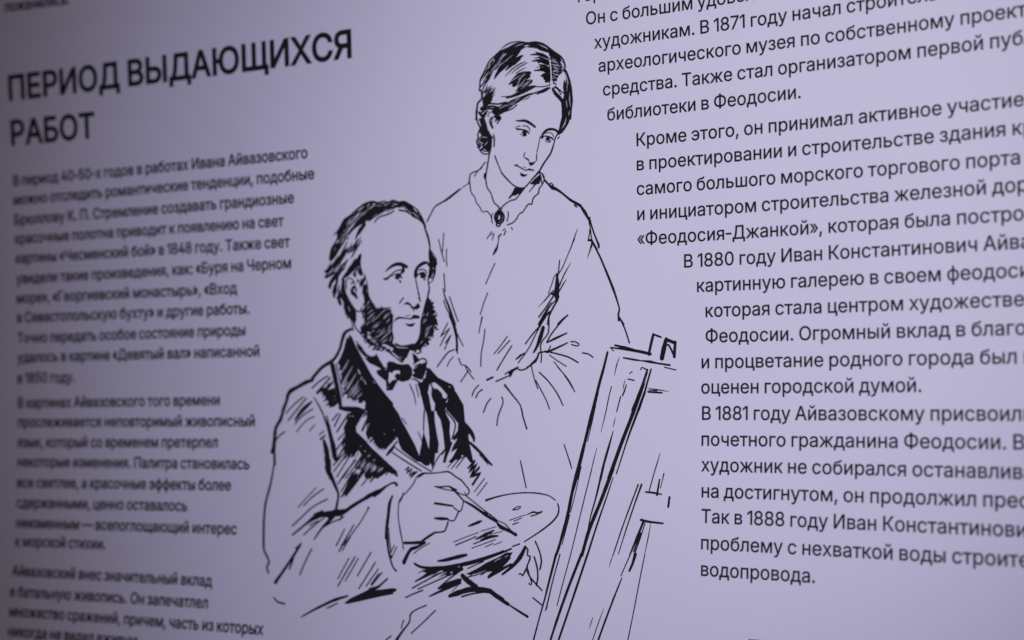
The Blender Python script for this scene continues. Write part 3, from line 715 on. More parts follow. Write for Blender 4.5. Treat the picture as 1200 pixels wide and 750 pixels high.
 'standing_woman/dress': """0S -196 554 9 -157 598 9
0S -166 570 4 -139 587 8 -146 561 10 -157 538 4
0S 2 617 9 10 604 9
0S -67 602 9 -49 610 9
0S -44 597 10 -58 571 10
0S -104 560 12 -81 578 12
0S -98 558 8 -109 513 8 -119 487 8
0S -688 701 13 -659 746 11 -624 795 11 -581 816 12 -538 832 10
0S -541 827 8 -504 846 12 -447 881 16 -399 907 8
0S -390 912 7 -352 932 7
0S -557 826 8 -475 871 8 -418 902 8
0S -595 571 9 -572 483 9
0S -551 611 9 -563 483 9
0S 276 913 9 298 888 9 324 853 9
0S 255 952 12 272 909 10 298 885 13 328 860 26 363 846 20 411 813 15 463 772 18 515 742 20 545 725 20
0S 307 888 9 323 890 9 337 873 10
0S 497 734 11 514 720 11
0S 545 723 15 575 682 25 600 640 18
0S 600 644 9 612 591 9 616 569 9 620 532 9 625 502 9
0S 609 645 14 625 590 12 650 522 12 675 469 16 677 446 14
0S 612 569 9 607 532 9 598 494 9 622 498 8
0S 619 495 10 628 472 10 619 447 10
0S 625 500 10 666 433 10
0S 517 575 4 494 524 9 465 455 9
0S 494 513 8 449 426 8 404 339 8 373 296 8 338 279 8 315 224 8 288 165 8
0S 378 378 10 367 296 10 359 237 4
0S 354 297 8 358 237 30 353 177 45 354 132 23
0S 462 356 4 413 286 10 370 203 10
0S 428 252 4 403 220 10 370 173 10
0S 257 117 10 297 157 10 328 182 10
0S 328 182 8 261 121 8 203 74 3
0P 306 160 360 191 376 139 349 107 335 143
0S 328 148 12 270 76 12 212 12 12
0S 345 118 8 296 75 8 265 23 8
0S 314 104 8 279 68 8 234 -29 8
0S 363 125 14 327 74 15 294 19 15 283 -38 15
0S 288 75 14 247 17 17 216 -35 23
0S 296 45 14 252 1 14 225 -34 14
0S 628 487 12 683 392 14 733 286 16 783 174 18 816 85 12 828 41 12 820 12 14 824 -28 18
0S 828 -10 10 862 -56 10
0S 628 490 11 614 440 11 590 382 4
0S 598 498 13 624 500 13
0S 358 -39 10 402 -3 10 439 16 9
0S -595 571 9 -572 487 9 -550 416 9
0S -529 501 9 -532 446 9 -528 384 9
0S -553 334 10 -549 276 10 -544 213 10
0S -561 236 9 -547 175 13 -519 119 18 -487 41 18 -463 -16 18
0S -529 135 13 -496 56 18 -470 -16 13
0S -557 152 10 -534 96 10 -496 33 10
0S -507 173 10 -477 94 10 -438 4 10
0S -102 547 9 -110 501 9
0S -110 501 11 -126 472 24 -147 444 11
0S -134 384 9 -167 328 9 -209 250 9
0S -194 188 9 -229 116 9 -255 44 9
0S -237 29 9 -253 -22 9
0S -241 29 9 -253 -17 9 -267 -78 9
0S -218 -56 10 -230 -140 10 -248 -216 10 -251 -304 10
0S -506 45 20 -477 -18 18 -454 -96 18 -449 -142 16 -454 -196 11
0S -487 29 16 -459 -57 22 -447 -127 16 -444 -212 11
0S -456 43 9 -438 3 9
0S -449 -73 9 -397 -163 9
0Z -525 -5 10 -587 -99 10 -503 -36 8 -558 -109 10 -587 -158 10
0Z -551 -182 10 -496 -85 10 -544 -140 10
0S -470 -187 10 -517 -201 12 -558 -240 12 -612 -301 11
0S -477 -234 8 -510 -265 9 -529 -299 9
0S -433 -247 11 -411 -290 10 -383 -294 10 -350 -317 10 -331 -342 10
0S -378 -298 10 -364 -329 9 -308 -389 9
0S -355 -329 10 -383 -367 10 -415 -405 10
0S -37 -108 9 -96 -174 9 -144 -222 9
0S -16 -134 9 -78 -189 9 -112 -220 9
0S 0 -170 10 -68 -258 10 -120 -331 11
0S -201 -396 15 -153 -378 15
0S -129 -407 10 -59 -383 10 -18 -368 10
0S -54 -358 11 -4 -334 10 50 -313 10
0S -6 -348 15 -18 -380 13 3 -346 15
0S -22 -355 14 36 -322 14
0S 32 -318 11 68 -334 11 113 -325 11 158 -292 12 198 -255 12 211 -226 12 234 -219 11 274 -216 11
0S 274 23 11 229 -35 11 158 -105 11 108 -160 11
0S 238 -24 10 185 -105 10 131 -194 10 50 -286 10
0S 247 -58 28 225 -121 34 198 -181 21 171 -221 12
0Z 32 -263 11 72 -230 11 45 -256 10 95 -223 11
0S 292 15 11 287 -93 11 247 -137 10 225 -181 11 234 -241 11 229 -286 11
0S 211 -226 15 198 -263 14 158 -292 14
0S 118 -321 14 194 -274 14
0S 154 -307 10 172 -375 9 204 -457 9
0S -267 -430 9 -302 -460 10 -321 -501 10
0S -239 -460 11 -270 -479 11 -290 -513 12""",
 'standing_woman/skirt': """0S -166 -518 10 -199 -552 11 -226 -612 11
0S -80 -511 11 -69 -549 11 -106 -632 11 -117 -699 11
0S -56 -432 18 -3 -489 11 70 -568 11 89 -636 12 122 -721 13
0S 190 -405 9 239 -480 9 276 -540 9 298 -593 9
0S 216 -351 10 283 -406 10 355 -488 10 402 -568 10
0S 358 -318 8 442 -401 8 492 -481 8
0S 414 -822 9 443 -889 9 475 -974 9
0S 76 -930 10 101 -1019 10 126 -1105 10
0S 460 -925 9 474 -972 9""",
 'standing_woman/sleeve': """0S 437 18 11 375 -36 11 305 -109 11 275 -156 11
0S 274 -158 9 340 -132 17 430 -99 11
0S 283 -212 9 252 -215 9
0S 274 -220 17 349 -195 15 437 -162 9
0S 305 -179 9 283 -216 9
0S 278 -216 11 358 -233 11 446 -257 11 517 -293 11
0S 296 -239 8 349 -273 8 426 -315 8
0S 331 -284 8 411 -371 8 493 -481 8
0S 459 -157 9 489 -156 9 520 -170 9 522 -181 9 498 -184 9 465 -173 9
0S 550 -231 10 593 -238 10 629 -260 10
0S 828 -10 11 866 -80 11 901 -174 11""",
 'seated_man/hair': """0S -1473 649 12 -1441 704 19 -1405 751 22 -1348 784 13 -1287 824 15 -1216 856 20 -1156 864 21 -1105 856 13
0S -1107 856 10 -1057 864 10 -1018 853 10 -978 866 10 -930 850 9 -881 852 9 -833 827 10 -804 809 10 -776 791 10 -747 754 11 -724 717 11 -708 677 11 -701 661 11
0S -1463 655 14 -1426 712 32 -1369 761 27 -1333 788 11
0S -1458 616 11 -1381 693 20 -1299 752 22 -1217 812 22 -1157 844 15
0S -1372 644 9 -1320 697 24 -1249 745 60 -1188 778 70 -1118 813 60 -1058 827 38 -979 835 27 -921 824 31
0S -1312 615 9 -1270 670 32 -1227 712 29
1S -1350 707 1 -1289 752 4 -1217 796 1
1S -1197 810 1 -1147 835 3 -1097 844 1
0S -1189 734 11 -1119 769 11 -1059 794 11
0S -1139 723 12 -1099 756 11 -1020 771 11 -972 791 11
0S -1088 787 12 -1019 811 12 -955 815 12
0S -950 826 21 -881 826 37 -834 795 51 -796 757 47 -757 731 33 -724 698 21 -706 660 11
0S -926 793 13 -863 780 13 -796 741 14
1S -1053 843 1 -1028 838 4 -1018 847 1
1S -979 844 1 -964 840 4 -950 836 1
0S -809 809 7 -766 787 7 -747 750 8
0S -729 717 7 -705 685 8 -711 661 8
0S -1463 641 12 -1484 601 14 -1516 554 32 -1532 498 30 -1540 473 12
0S -1408 605 11 -1454 559 23 -1496 513 33 -1527 474 14
0S -1383 598 9 -1412 549 14 -1435 518 14
0S -1378 555 9 -1420 509 39 -1477 455 55 -1529 405 35 -1575 391 14
0S -1380 469 9 -1416 436 25 -1457 390 31 -1478 350 19
0S -1372 628 11 -1377 616 11
0S -1257 601 9 -1293 559 18 -1349 481 9
0S -1307 576 10 -1349 522 10
0S -1263 505 12 -1284 462 42 -1325 424 47 -1366 385 41 -1402 351 20
0S -1280 446 13 -1251 360 13
0S -712 665 13 -688 605 18 -674 557 18 -667 510 11
0P -678 517 -659 503 -644 486 -614 445 -607 405 -622 382 -619 351 -637 307 -682 309 -674 393 -682 464
1S -651 478 1 -632 461 3 -620 441 1
0S -1285 398 10 -1266 353 10
0S -1588 395 13 -1557 410 18 -1526 431 19
0S -1547 396 11 -1578 369 12 -1586 351 10 -1562 366 11 -1501 398 11
1S -1560 376 1 -1536 391 5 -1506 404 1
0S -1496 385 12 -1532 371 20 -1560 356 15 -1581 352 10
0S -1429 419 19 -1465 380 36 -1506 345 37 -1543 302 23 -1548 278 10
0S -1382 473 8 -1414 430 22 -1450 383 21 -1481 368 13
0S -1317 470 12 -1338 422 38 -1369 387 41 -1394 373 21 -1430 330 20
0S -1276 492 21 -1292 440 39 -1313 401 27 -1319 357 15
1S -1434 407 1 -1419 422 4 -1408 430 1
1S -1328 374 1 -1313 397 5 -1305 409 1
0S -1293 412 11 -1283 363 11
0S -1267 439 11 -1278 399 11 -1253 354 10
0S -1334 370 13 -1319 353 20 -1304 354 8
0S -1506 211 19 -1503 260 27 -1481 312 24 -1471 356 18
0S -1461 291 9 -1470 218 9
0S -1473 202 23 -1457 242 16 -1441 261 11 -1430 318 15
0S -1415 329 17 -1426 289 30 -1421 248 39 -1417 200 52
1S -1485 223 1 -1474 275 4 -1466 307 1
1S -1452 250 1 -1449 266 3 -1446 282 1
0S -1228 357 12 -1239 329 12 -1269 299 11
0S -1229 333 21 -1264 298 33 -1274 283 12
0S -1294 324 16 -1294 308 12
0S -1216 316 9 -1207 264 9 -1203 212 10
0S -1229 273 39 -1235 233 45 -1215 192 25
1S -1257 266 1 -1239 289 3 -1224 301 1
0S -1450 159 26 -1465 200 32 -1434 223 29 -1414 246 14
0P -1408 209 -1377 190 -1337 131 -1322 106 -1315 49 -1328 23 -1357 37 -1382 74 -1402 83 -1407 124 -1427 166
1S -1379 140 1 -1372 122 5 -1364 103 1
1S -1435 182 1 -1427 174 4 -1420 166 1
0S -1399 149 26 -1414 186 39 -1394 209 25
0S -1319 98 17 -1317 37 17
0S -1501 652 6 -1474 673 12 -1447 692 6
0S -1476 649 5 -1451 670 9 -1426 692 5
0S -1467 658 5 -1437 679 12 -1405 698 5
0S -1457 677 5 -1429 701 11 -1392 722 5
0S -1464 670 6 -1429 705 12 -1389 747 6
0S -1439 665 5 -1411 684 10 -1388 702 5
0S -1465 690 5 -1425 721 9 -1379 751 5
0S -1441 705 6 -1404 727 13 -1369 753 6
0S -1445 709 5 -1407 732 10 -1369 752 5
0S -1416 725 5 -1393 750 11 -1364 772 5
0S -1411 725 5 -1373 755 9 -1331 785 5
0S -1397 749 4 -1362 768 9 -1325 787 4
0S -1376 728 6 -1333 755 13 -1295 787 6
0S -1375 749 5 -1349 776 10 -1321 802 5
0S -1389 752 6 -1336 777 13 -1287 807 6
0S -1354 760 4 -1306 787 9 -1261 822 4
0S -1355 782 5 -1309 810 11 -1270 838 5
0S -1322 778 5 -1294 809 10 -1264 840 5
0S -1298 757 6 -1258 799 13 -1223 837 6
0S -1298 784 4 -1259 812 9 -1216 845 4
0S -1261 790 6 -1239 818 12 -1207 844 6
0S -1248 806 5 -1224 826 10 -1196 850 5
0S -1249 807 5 -1212 837 11 -1179 866 5
0S -1235 812 6 -1214 830 14 -1192 854 6
0S -1232 804 5 -1192 833 10 -1156 865 5
0S -1225 807 6 -1179 836 12 -1140 868 6
0S -1548 477 5 -1524 503 10 -1503 528 5
0S -1531 486 6 -1514 512 12 -1497 534 5
0S -1515 495 5 -1501 520 10 -1482 546 5
0S -1527 508 5 -1505 525 11 -1492 543 5
0S -1492 535 5 -1470 553 10 -1448 572 5
0S -1503 538 5 -1482 564 11 -1461 587 5
0S -1516 543 6 -1486 576 12 -1448 609 5
0S -1491 547 5 -1466 566 9 -1440 585 4
0S -1491 557 5 -1464 580 11 -1439 600 5
0S -1467 565 5 -1446 591 10 -1427 614 5
0S -1483 578 5 -1450 605 12 -1420 636 6
0S -1444 580 5 -1410 606 11 -1380 633 5
0S -1458 586 5 -1434 604 10 -1413 626 5
0S -1415 597 6 -1398 628 12 -1375 660 5
0S -1420 628 6 -1404 644 13 -1388 663 6
0S -1416 625 5 -1395 654 10 -1378 680 5
0S -1393 634 5 -1362 669 10 -1332 700 5
0S -1363 646 5 -1351 665 10 -1337 685 5
0S -1146 779 4 -1119 789 9 -1093 803 4
0S -1115 774 6 -1104 786 12 -1092 795 5
0S -1108 782 5 -1083 797 12 -1058 808 5
0S -1081 784 4 -1061 797 9 -1045 809 5
0S -1061 796 5 -1035 809 10 -1010 821 5
0S -1062 790 5 -1038 804 12 -1016 817 5
0S -1034 786 5 -1016 797 9 -999 808 5
0S -1040 800 4 -1014 814 8 -987 828 4
0S -998 800 4 -973 811 9 -951 823 5
0S -973 807 5 -953 820 11 -936 835 5
0S -979 803 5 -965 816 10 -950 829 5
0S -951 815 5 -931 826 10 -915 840 5
0S -882 839 5 -869 827 10 -857 815 5
0S -879 844 5 -863 825 10 -846 805 5
0S -855 808 4 -847 799 9 -840 789 5
0S -847 811 5 -836 803 10 -826 796 5
0S -840 809 4 -824 791 9 -804 774 4
0S -817 791 4 -803 779 8 -789 767 4
0S -813 780 5 -799 767 10 -783 755 5
0S -805 771 5 -787 756 10 -767 739 5
0S -786 765 4 -777 753 9 -769 739 5
0S -779 745 5 -768 735 11 -758 725 5
0S -760 742 5 -750 731 10 -740 721 5
0S -765 743 4 -750 727 9 -737 709 4
1S -1420 668 1 -1391 687 3 -1360 704 1
1S -1390 710 1 -1372 723 3 -1353 739 1
1S -1368 715 1 -1335 734 3 -1302 759 1
1S -1329 746 1 -1298 771 3 -1267 796 1
1S -1316 745 1 -1282 777 3 -1247 809 1
1S -1266 774 1 -1243 789 4 -1219 803 1
1S -1239 777 1 -1218 796 4 -1199 815 1
1S -1206 810 1 -1174 827 3 -1141 842 1
1S -1170 818 1 -1149 837 3 -1128 854 1
1S -893 823 1 -880 813 3 -866 804 1
1S -874 810 1 -854 791 3 -835 775 1
1S -862 800 1 -843 781 3 -828 764 1
1S -834 780 1 -826 769 3 -819 759 1
1S -811 774 1 -803 765 3 -793 755 1
1S -799 768 1 -781 751 3 -764 733 1
1S -797 755 1 -786 747 3 -773 740 1
1S -778 747 1 -765 734 4 -755 722 1
0S -1393 519 5 -1372 538 10 -1352 557 5
0S -1380 511 5 -1352 532 10 -1326 556 5
0S -1384 522 5 -1359 555 11 -1340 587 5
0S -1382 521 6 -1350 552 12 -1320 577 5
0S -1344 533 4 -1325 551 9 -1302 573 4
0S -1336 528 5 -1311 557 10 -1290 586 5
0S -1321 534 5 -1296 558 10 -1271 588 5
0S -1335 539 5 -1315 565 11 -1299 591 5
0S -1333 549 6 -1318 573 13 -1294 596 6
0S -1323 568 5 -1311 584 11 -1299 599 5
0S -1321 574 6 -1303 594 12 -1289 616 6
0S -1312 577 4 -1283 602 9 -1258 627 4
0S -1572 392 5 -1538 425 12 -1508 456 5
0S -1572 390 6 -1550 427 13 -1530 461 6
0S -1553 412 5 -1528 430 11 -1501 445 5
0S -1521 416 6 -1503 439 12 -1488 461 6
0S -1519 406 6 -1490 439 12 -1459 470 6
0S -1518 422 6 -1493 446 12 -1468 469 6
0S -1500 393 5 -1477 419 11 -1456 445 5
0S -1488 376 6 -1466 411 12 -1440 448 6
0S -1477 398 5 -1456 418 11 -1438 437 5
0S -1468 381 5 -1439 416 11 -1406 449 5
0S -1464 382 5 -1447 410 10 -1428 438 5
0S -1439 387 5 -1422 401 12 -1405 416 5
0S -1463 365 5 -1438 391 10 -1418 420 5
0S -1452 369 5 -1442 388 9 -1428 406 5
0S -1500 357 5 -1471 386 11 -1447 414 5
0S -1502 333 5 -1480 364 11 -1452 399 5
0S -1500 329 5 -1467 358 11 -1442 391 5
0S -1509 335 4 -1486 351 9 -1469 368 4
0S -1549 277 5 -1537 305 9 -1525 332 5
0S -1560 280 5 -1549 304 11 -1541 330 5
0S -1540 275 5 -1532 290 11 -1525 304 5
0S -1545 266 5 -1536 283 10 -1525 297 5
0S -1517 250 5 -1507 273 9 -1494 297 4
0S -1526 239 5 -1512 267 11 -1504 296 5
0S -1500 231 5 -1488 255 11 -1482 280 6
0S -1507 218 4 -1495 245 8 -1481 272 4
0S -1495 228 5 -1481 251 10 -1467 275 5
0S -1468 227 4 -1457 241 8 -1449 256 4
0S -1460 209 5 -1454 235 10 -1446 261 5
0S -1461 217 4 -1451 232 8 -1446 247 4
0S -1443 202 5 -1434 223 11 -1424 245 5
0S -1437 202 5 -1432 220 10 -1427 239 5
0S -1265 336 5 -1262 307 9 -1257 278 4
0S -1283 320 4 -1271 292 9 -1266 265 5
0S -1256 295 4 -1253 281 8 -1250 266 4
0S -1248 299 5 -1247 271 9 -1244 243 5
0S -1240 297 5 -1237 275 11 -1232 254 5
0S -1244 277 5 -1238 260 11 -1230 244 5
0S -1238 278 4 -1233 259 9 -1232 241 4
0S -1222 276 5 -1222 249 9 -1222 221 5
0S -1230 261 4 -1225 240 9 -1224 219 5
0S -1230 254 5 -1219 234 11 -1212 213 6
0S -1224 247 5 -1223 229 9 -1221 211 5
0S -1217 242 5 -1213 222 11 -1213 202 5
0S -1239 233 5 -1225 208 10 -1210 181 5
0S -1207 238 5 -1205 211 11 -1201 184 5
0S -1390 386 4 -1376 405 8 -1363 423 4
0S -1382 386 5 -1376 397 9 -1367 407 4
0S -1371 391 4 -1366 409 9 -1360 428 4
0S -1363 391 5 -1356 406 11 -1351 423 5
0S -1369 392 4 -1356 412 8 -1342 431 4
0S -1338 392 4 -1327 413 9 -1321 435 5
0S -1358 401 5 -1344 419 10 -1329 436 5
0S -1336 414 5 -1330 425 9 -1325 437 5
0S -1325 411 5 -1320 425 10 -1312 438 5
0S -1332 412 5 -1319 432 9 -1307 449 5
0S -1319 423 5 -1304 442 9 -1292 461 5
0S -1318 422 5 -1302 444 11 -1286 464 5
1S -1537 392 1 -1526 405 3 -1513 419 1
1S -1536 382 1 -1516 403 3 -1498 425 1
1S -1513 388 1 -1493 407 4 -1473 428 1
1S -1491 388 1 -1470 410 3 -1451 432 1
1S -1491 398 1 -1479 418 3 -1463 435 1
1S -1472 390 1 -1460 406 3 -1450 422 1
1S -1476 407 1 -1453 430 4 -1434 454 1
1S -1445 421 1 -1433 440 4 -1420 457 1
0S -1422 129 5 -1418 149 10 -1413 168 5
0S -1416 131 6 -1412 153 13 -1405 174 6
0S -1414 117 6 -1411 133 13 -1406 149 6
0S -1411 100 6 -1406 127 13 -1397 153 6
0S -1404 91 6 -1398 105 13 -1391 120 6
0S -1406 84 6 -1401 102 13 -1395 119 6
0S -1403 75 6 -1398 99 12 -1387 123 6
0S -1392 60 6 -1384 83 13 -1380 107 6
0S -1385 57 5 -1378 78 11 -1372 98 5
0S -1388 54 5 -1377 74 11 -1360 95 5
0S -1352 55 5 -1349 68 10 -1349 81 5
0S -1368 47 6 -1362 63 13 -1354 79 6
0S -1354 23 6 -1351 48 12 -1341 73 6
0S -1341 19 6 -1332 41 13 -1323 63 6
0S -1170 807 6 -1138 823 13 -1101 837 6
0S -1124 818 5 -1098 826 12 -1070 837 6
0S -1118 835 5 -1096 843 11 -1073 853 5
0S -1112 837 5 -1090 844 10 -1069 851 5
0S -1080 827 6 -1061 838 13 -1042 847 6
0S -1073 833 6 -1032 844 13 -993 855 6
0S -1059 836 6 -1021 848 13 -981 862 6
0S -1030 843 6 -992 854 13 -954 864 6
0S -1001 824 5 -972 830 10 -943 841 5
0S -967 815 5 -944 826 9 -920 836 5
0S -967 828 5 -935 833 12 -902 842 6
0S -926 820 5 -903 831 10 -878 846 5
0S -926 850 5 -905 834 12 -884 817 5
0S -925 849 5 -894 828 11 -861 810 5
0S -899 845 5 -878 825 10 -854 807 5
0S -899 837 5 -870 822 9 -837 807 4
0S -876 832 6 -847 809 13 -816 785 6
0S -843 812 6 -827 801 13 -811 789 6
0S -833 816 6 -808 794 13 -783 771 6
0S -826 790 5 -809 778 12 -793 767 5
0S -821 793 6 -790 776 13 -758 757 6
0S -804 776 5 -788 763 10 -770 749 5
0S -808 770 5 -787 748 12 -766 725 5
0S -792 752 4 -759 738 10 -727 717 5
0S -1197 818 16 -1117 839 26 -1038 842 21 -959 843 25 -881 834 31 -824 802 31
0S -1468 617 6 -1453 633 14 -1439 651 6
0S -1466 638 6 -1440 659 13 -1415 680 6
0S -1454 649 6 -1432 664 13 -1412 682 6
0S -1435 662 5 -1417 676 12 -1402 692 5
0S -1455 656 5 -1424 679 10 -1396 703 5
0S -1440 685 5 -1423 702 11 -1404 719 5
0S -1411 690 5 -1396 702 10 -1378 714 5
0S -1414 696 6 -1391 715 13 -1367 734 6
0S -1387 709 6 -1363 731 13 -1345 754 6
0S -1381 717 5 -1354 740 11 -1336 764 5
1S -1110 831 1 -1088 834 3 -1066 839 1
1S -1058 831 1 -1037 836 4 -1016 843 1
1S -1050 831 1 -1022 842 3 -993 851 1
1S -982 823 1 -961 831 2 -939 837 1
1S -990 824 1 -960 831 3 -932 837 1""",
 'seated_man/ear': """0S -1396 268 11 -1400 308 11 -1385 334 10 -1364 339 9 -1344 330 9 -1324 305 10 -1320 293 10
0S -1350 298 12 -1339 314 10 -1324 301 11
0S -1325 281 14 -1340 261 29 -1345 237 31 -1320 220 29 -1303 196 19
0S -1320 277 16 -1310 256 14 -1310 240 11
1S -1333 249 1 -1329 255 4 -1325 261 1
0S -1413 287 12 -1409 246 12 -1384 201 11 -1354 155 11 -1317 112 11
0S -1319 112 11 -1289 99 11 -1267 104 11
0S -1266 124 12 -1257 96 12 -1249 70 12""",
 'seated_man/beard': """0P -1206 216 -1186 190 -1146 137 -1129 114 -1110 116 -1084 126 -1069 114 -1044 118 -1028 106 -999 98 -1003 80 -986 70 -988 15 -994 -40 -981 -88 -992 -127 -973 -161 -1007 -160 -1032 -145 -1070 -135 -1111 -146 -1142 -117 -1161 -96 -1192 -75 -1187 -52 -1211 -44 -1231 -27 -1261 -17 -1232 15 -1241 47 -1239 79 -1246 95 -1233 119 -1238 167 -1245 209
0S -1158 128 5 -1188 181 13 -1203 214 13
0S -1129 91 10 -1084 126 10
0S -1089 74 10 -1040 116 10
1S -1179 21 1 -1129 51 4 -1099 78 1
1S -1109 67 1 -1069 97 4 -1030 110 1
1S -1161 -19 1 -1129 -4 3 -1090 26 1
1S -1070 42 1 -1030 68 5 -1012 89 1
1S -1110 -116 1 -1060 -86 4 -1016 -55 1
1S -1090 -125 1 -1060 -113 5 -1031 -96 1
1S -1223 135 1 -1203 158 4 -1188 173 1
1S -1218 118 1 -1203 126 3 -1188 133 1
1S -1209 78 1 -1179 101 4 -1159 112 1
1S -1177 -51 1 -1163 -41 4 -1149 -32 1
1S -1231 -1 1 -1204 18 4 -1189 33 1
1S -1199 50 1 -1179 65 4 -1159 80 1
1S -1040 -47 1 -1021 -31 4 -1001 -16 1
1S -1016 -119 1 -1008 -99 5 -1001 -79 1
1S -1160 -91 1 -1130 -84 4 -1110 -65 1
1S -1150 -111 1 -1137 -106 3 -1125 -100 1
0S -1270 -63 9 -1229 -49 10 -1251 -82 10 -1207 -74 11 -1245 -106 10
0S -1209 -118 9 -1177 -123 11 -1199 -154 10
0S -1175 -127 10 -1140 -147 12 -1172 -172 10 -1118 -165 10
0S -1120 -156 10 -1090 -184 9 -1068 -157 9 -1040 -180 9
0S -1271 -18 9 -1229 -33 9
0S -1031 -183 10 -981 -218 10
0S -1249 -81 9 -1197 -98 9
0Z -1264 -24 9 -1209 -2 11 -1259 -48 11 -1199 -34 9
0S -1150 -123 11 -1110 -164 11
1S -1130 -155 1 -1117 -156 3 -1105 -156 1
0P -688 193 -669 151 -653 139 -648 103 -639 83 -653 56 -624 40 -629 20 -614 -14 -640 -14 -653 -31 -644 -79 -679 -86 -695 -89 -682 -137 -712 -132 -722 -157 -751 -160 -766 -186 -786 -174 -805 -185 -835 -172 -893 -163 -932 -174 -983 -173 -994 -132 -941 -144 -893 -157 -835 -146 -797 -134 -774 -108 -759 -62 -754 16 -735 78 -710 156
0Z -674 138 8 -641 141 10 -665 107 10
0Z -655 75 8 -627 78 10 -651 60 9
0Z -641 36 9 -613 15 10 -651 5 9
0S -656 -7 9 -618 12 8 -611 -17 10
0S -675 -18 9 -639 -3 10 -656 -51 10
0S -694 -88 9 -645 -81 9 -653 -61 10
0S -738 -125 9 -685 -144 9 -714 -114 9
0S -767 -164 11 -747 -196 11 -786 -207 10
1S -685 -49 1 -670 -26 4 -651 -18 1
1S -714 -103 1 -694 -68 5 -682 -41 1
1S -733 47 1 -725 58 4 -718 70 1
1S -752 -141 1 -743 -129 4 -733 -118 1
1S -699 45 1 -694 61 4 -689 76 1
0S -708 124 16 -732 62 16
0P -991 -159 -944 -156 -896 -163 -837 -158 -799 -163 -757 -153 -777 -183 -818 -190 -841 -182 -854 -204 -869 -232 -915 -256 -956 -218 -986 -197
0S -1038 -183 10 -974 -224 10 -917 -262 10
1S -944 -221 1 -925 -233 3 -910 -226 1
0S -910 -265 12 -866 -208 12 -842 -172 12
0S -798 -161 19 -798 -193 19
0S -769 -162 11 -752 -195 11
0S -964 -134 12 -925 -154 17 -876 -155 19 -818 -145 21
1S -974 -141 1 -949 -158 5 -896 -165 5 -857 -164 1
0S -1261 0 10 -1261 -10 10 -1268 -17 9 -1280 -18 5
0S -1250 -15 9 -1252 -25 8 -1241 -30 7 -1231 -25 5
0S -1234 -27 8 -1247 -26 9 -1257 -20 10 -1259 -11 7
0S -1244 -35 10 -1253 -42 9 -1265 -39 10 -1269 -30 7
0S -1240 -42 10 -1240 -51 10 -1231 -59 8 -1220 -57 5
0S -1235 -50 10 -1227 -58 9 -1216 -54 10 -1213 -45 7
0S -1245 -47 10 -1257 -43 10 -1267 -49 11 -1269 -58 8
0S -1235 -59 8 -1226 -52 8 -1226 -42 8 -1236 -38 5
0S -1240 -62 7 -1231 -69 7 -1219 -68 7 -1216 -59 6
0S -1237 -72 10 -1244 -80 9 -1256 -76 9 -1263 -68 6
0S -1239 -86 11 -1235 -77 11 -1226 -71 9 -1214 -75 6
0S -1227 -75 11 -1225 -84 11 -1217 -91 9 -1205 -92 6
0S -1215 -103 10 -1216 -112 9 -1208 -119 8 -1196 -118 5
0S -1217 -95 9 -1227 -99 9 -1236 -92 10 -1239 -83 7
0S -1211 -103 12 -1211 -112 12 -1222 -117 10 -1231 -111 7
0S -1189 -108 7 -1177 -112 8 -1177 -121 9 -1182 -130 6
0S -1205 -123 10 -1212 -115 9 -1224 -115 9 -1230 -123 7
0S -1193 -115 10 -1192 -106 10 -1198 -97 8 -1210 -98 5
0S -1180 -126 9 -1170 -122 9 -1166 -113 10 -1170 -104 6
0S -1161 -140 7 -1171 -134 7 -1183 -134 7 -1192 -140 5
0S -1175 -141 11 -1181 -132 10 -1192 -128 9 -1201 -134 7
0S -1151 -134 8 -1158 -142 7 -1170 -142 7 -1175 -133 5
0S -1146 -141 10 -1138 -148 11 -1140 -157 10 -1151 -160 6
0S -1139 -142 10 -1147 -135 11 -1146 -125 10 -1136 -121 6
0S -1118 -144 7 -1106 -146 8 -1101 -138 9 -1104 -129 6
0S -1123 -159 9 -1113 -165 10 -1114 -174 10 -1126 -177 6
0S -1119 -158 10 -1116 -167 10 -1120 -176 9 -1132 -177 6
0S -1100 -164 9 -1099 -154 8 -1105 -146 8 -1116 -141 5
0S -1085 -158 9 -1079 -150 9 -1087 -142 8 -1099 -141 5
0S -1079 -170 11 -1077 -161 10 -1067 -155 9 -1055 -155 6
0S -1109 -157 8 -1115 -150 7 -1125 -152 8 -1130 -158 6
0S -1095 -159 7 -1090 -153 8 -1093 -145 7 -1103 -144 4
0S -1087 -153 9 -1095 -158 9 -1104 -158 9 -1110 -152 6
0S -1068 -162 7 -1060 -166 6 -1051 -164 7 -1048 -156 5
0S -1069 -160 11 -1067 -168 11 -1070 -175 10 -1079 -179 6
0S -1055 -168 7 -1046 -171 8 -1046 -178 9 -1052 -184 6
0S -1046 -173 6 -1037 -175 7 -1035 -183 8 -1041 -189 5
0S -1041 -170 7 -1051 -169 7 -1054 -162 9 -1049 -155 5
0S -1046 -176 10 -1042 -183 9 -1032 -183 9 -1025 -177 6
0S -1029 -174 7 -1039 -174 8 -1046 -179 9 -1044 -187 6
0S -1024 -182 8 -1017 -176 9 -1019 -169 8 -1029 -167 5
0S -1010 -182 8 -1005 -189 9 -1011 -195 7 -1021 -194 5
0S -1012 -183 6 -1022 -182 7 -1027 -188 8 -1025 -196 5
0S -999 -193 8 -990 -191 9 -988 -184 9 -996 -179 5
0S -665 152 10 -671 158 9 -680 157 9 -685 150 7
0S -669 137 9 -674 131 10 -668 124 8 -659 125 5
0S -667 129 7 -675 125 7 -684 128 7 -685 135 5
0S -661 117 9 -664 110 8 -673 110 7 -680 116 5
0S -650 101 9 -641 103 10 -641 111 10 -648 116 6
0S -654 104 11 -658 97 10 -667 95 9 -674 101 6
0S -639 83 9 -648 81 9 -656 85 10 -656 93 7
0S -636 73 10 -632 79 11 -637 86 9 -646 88 6
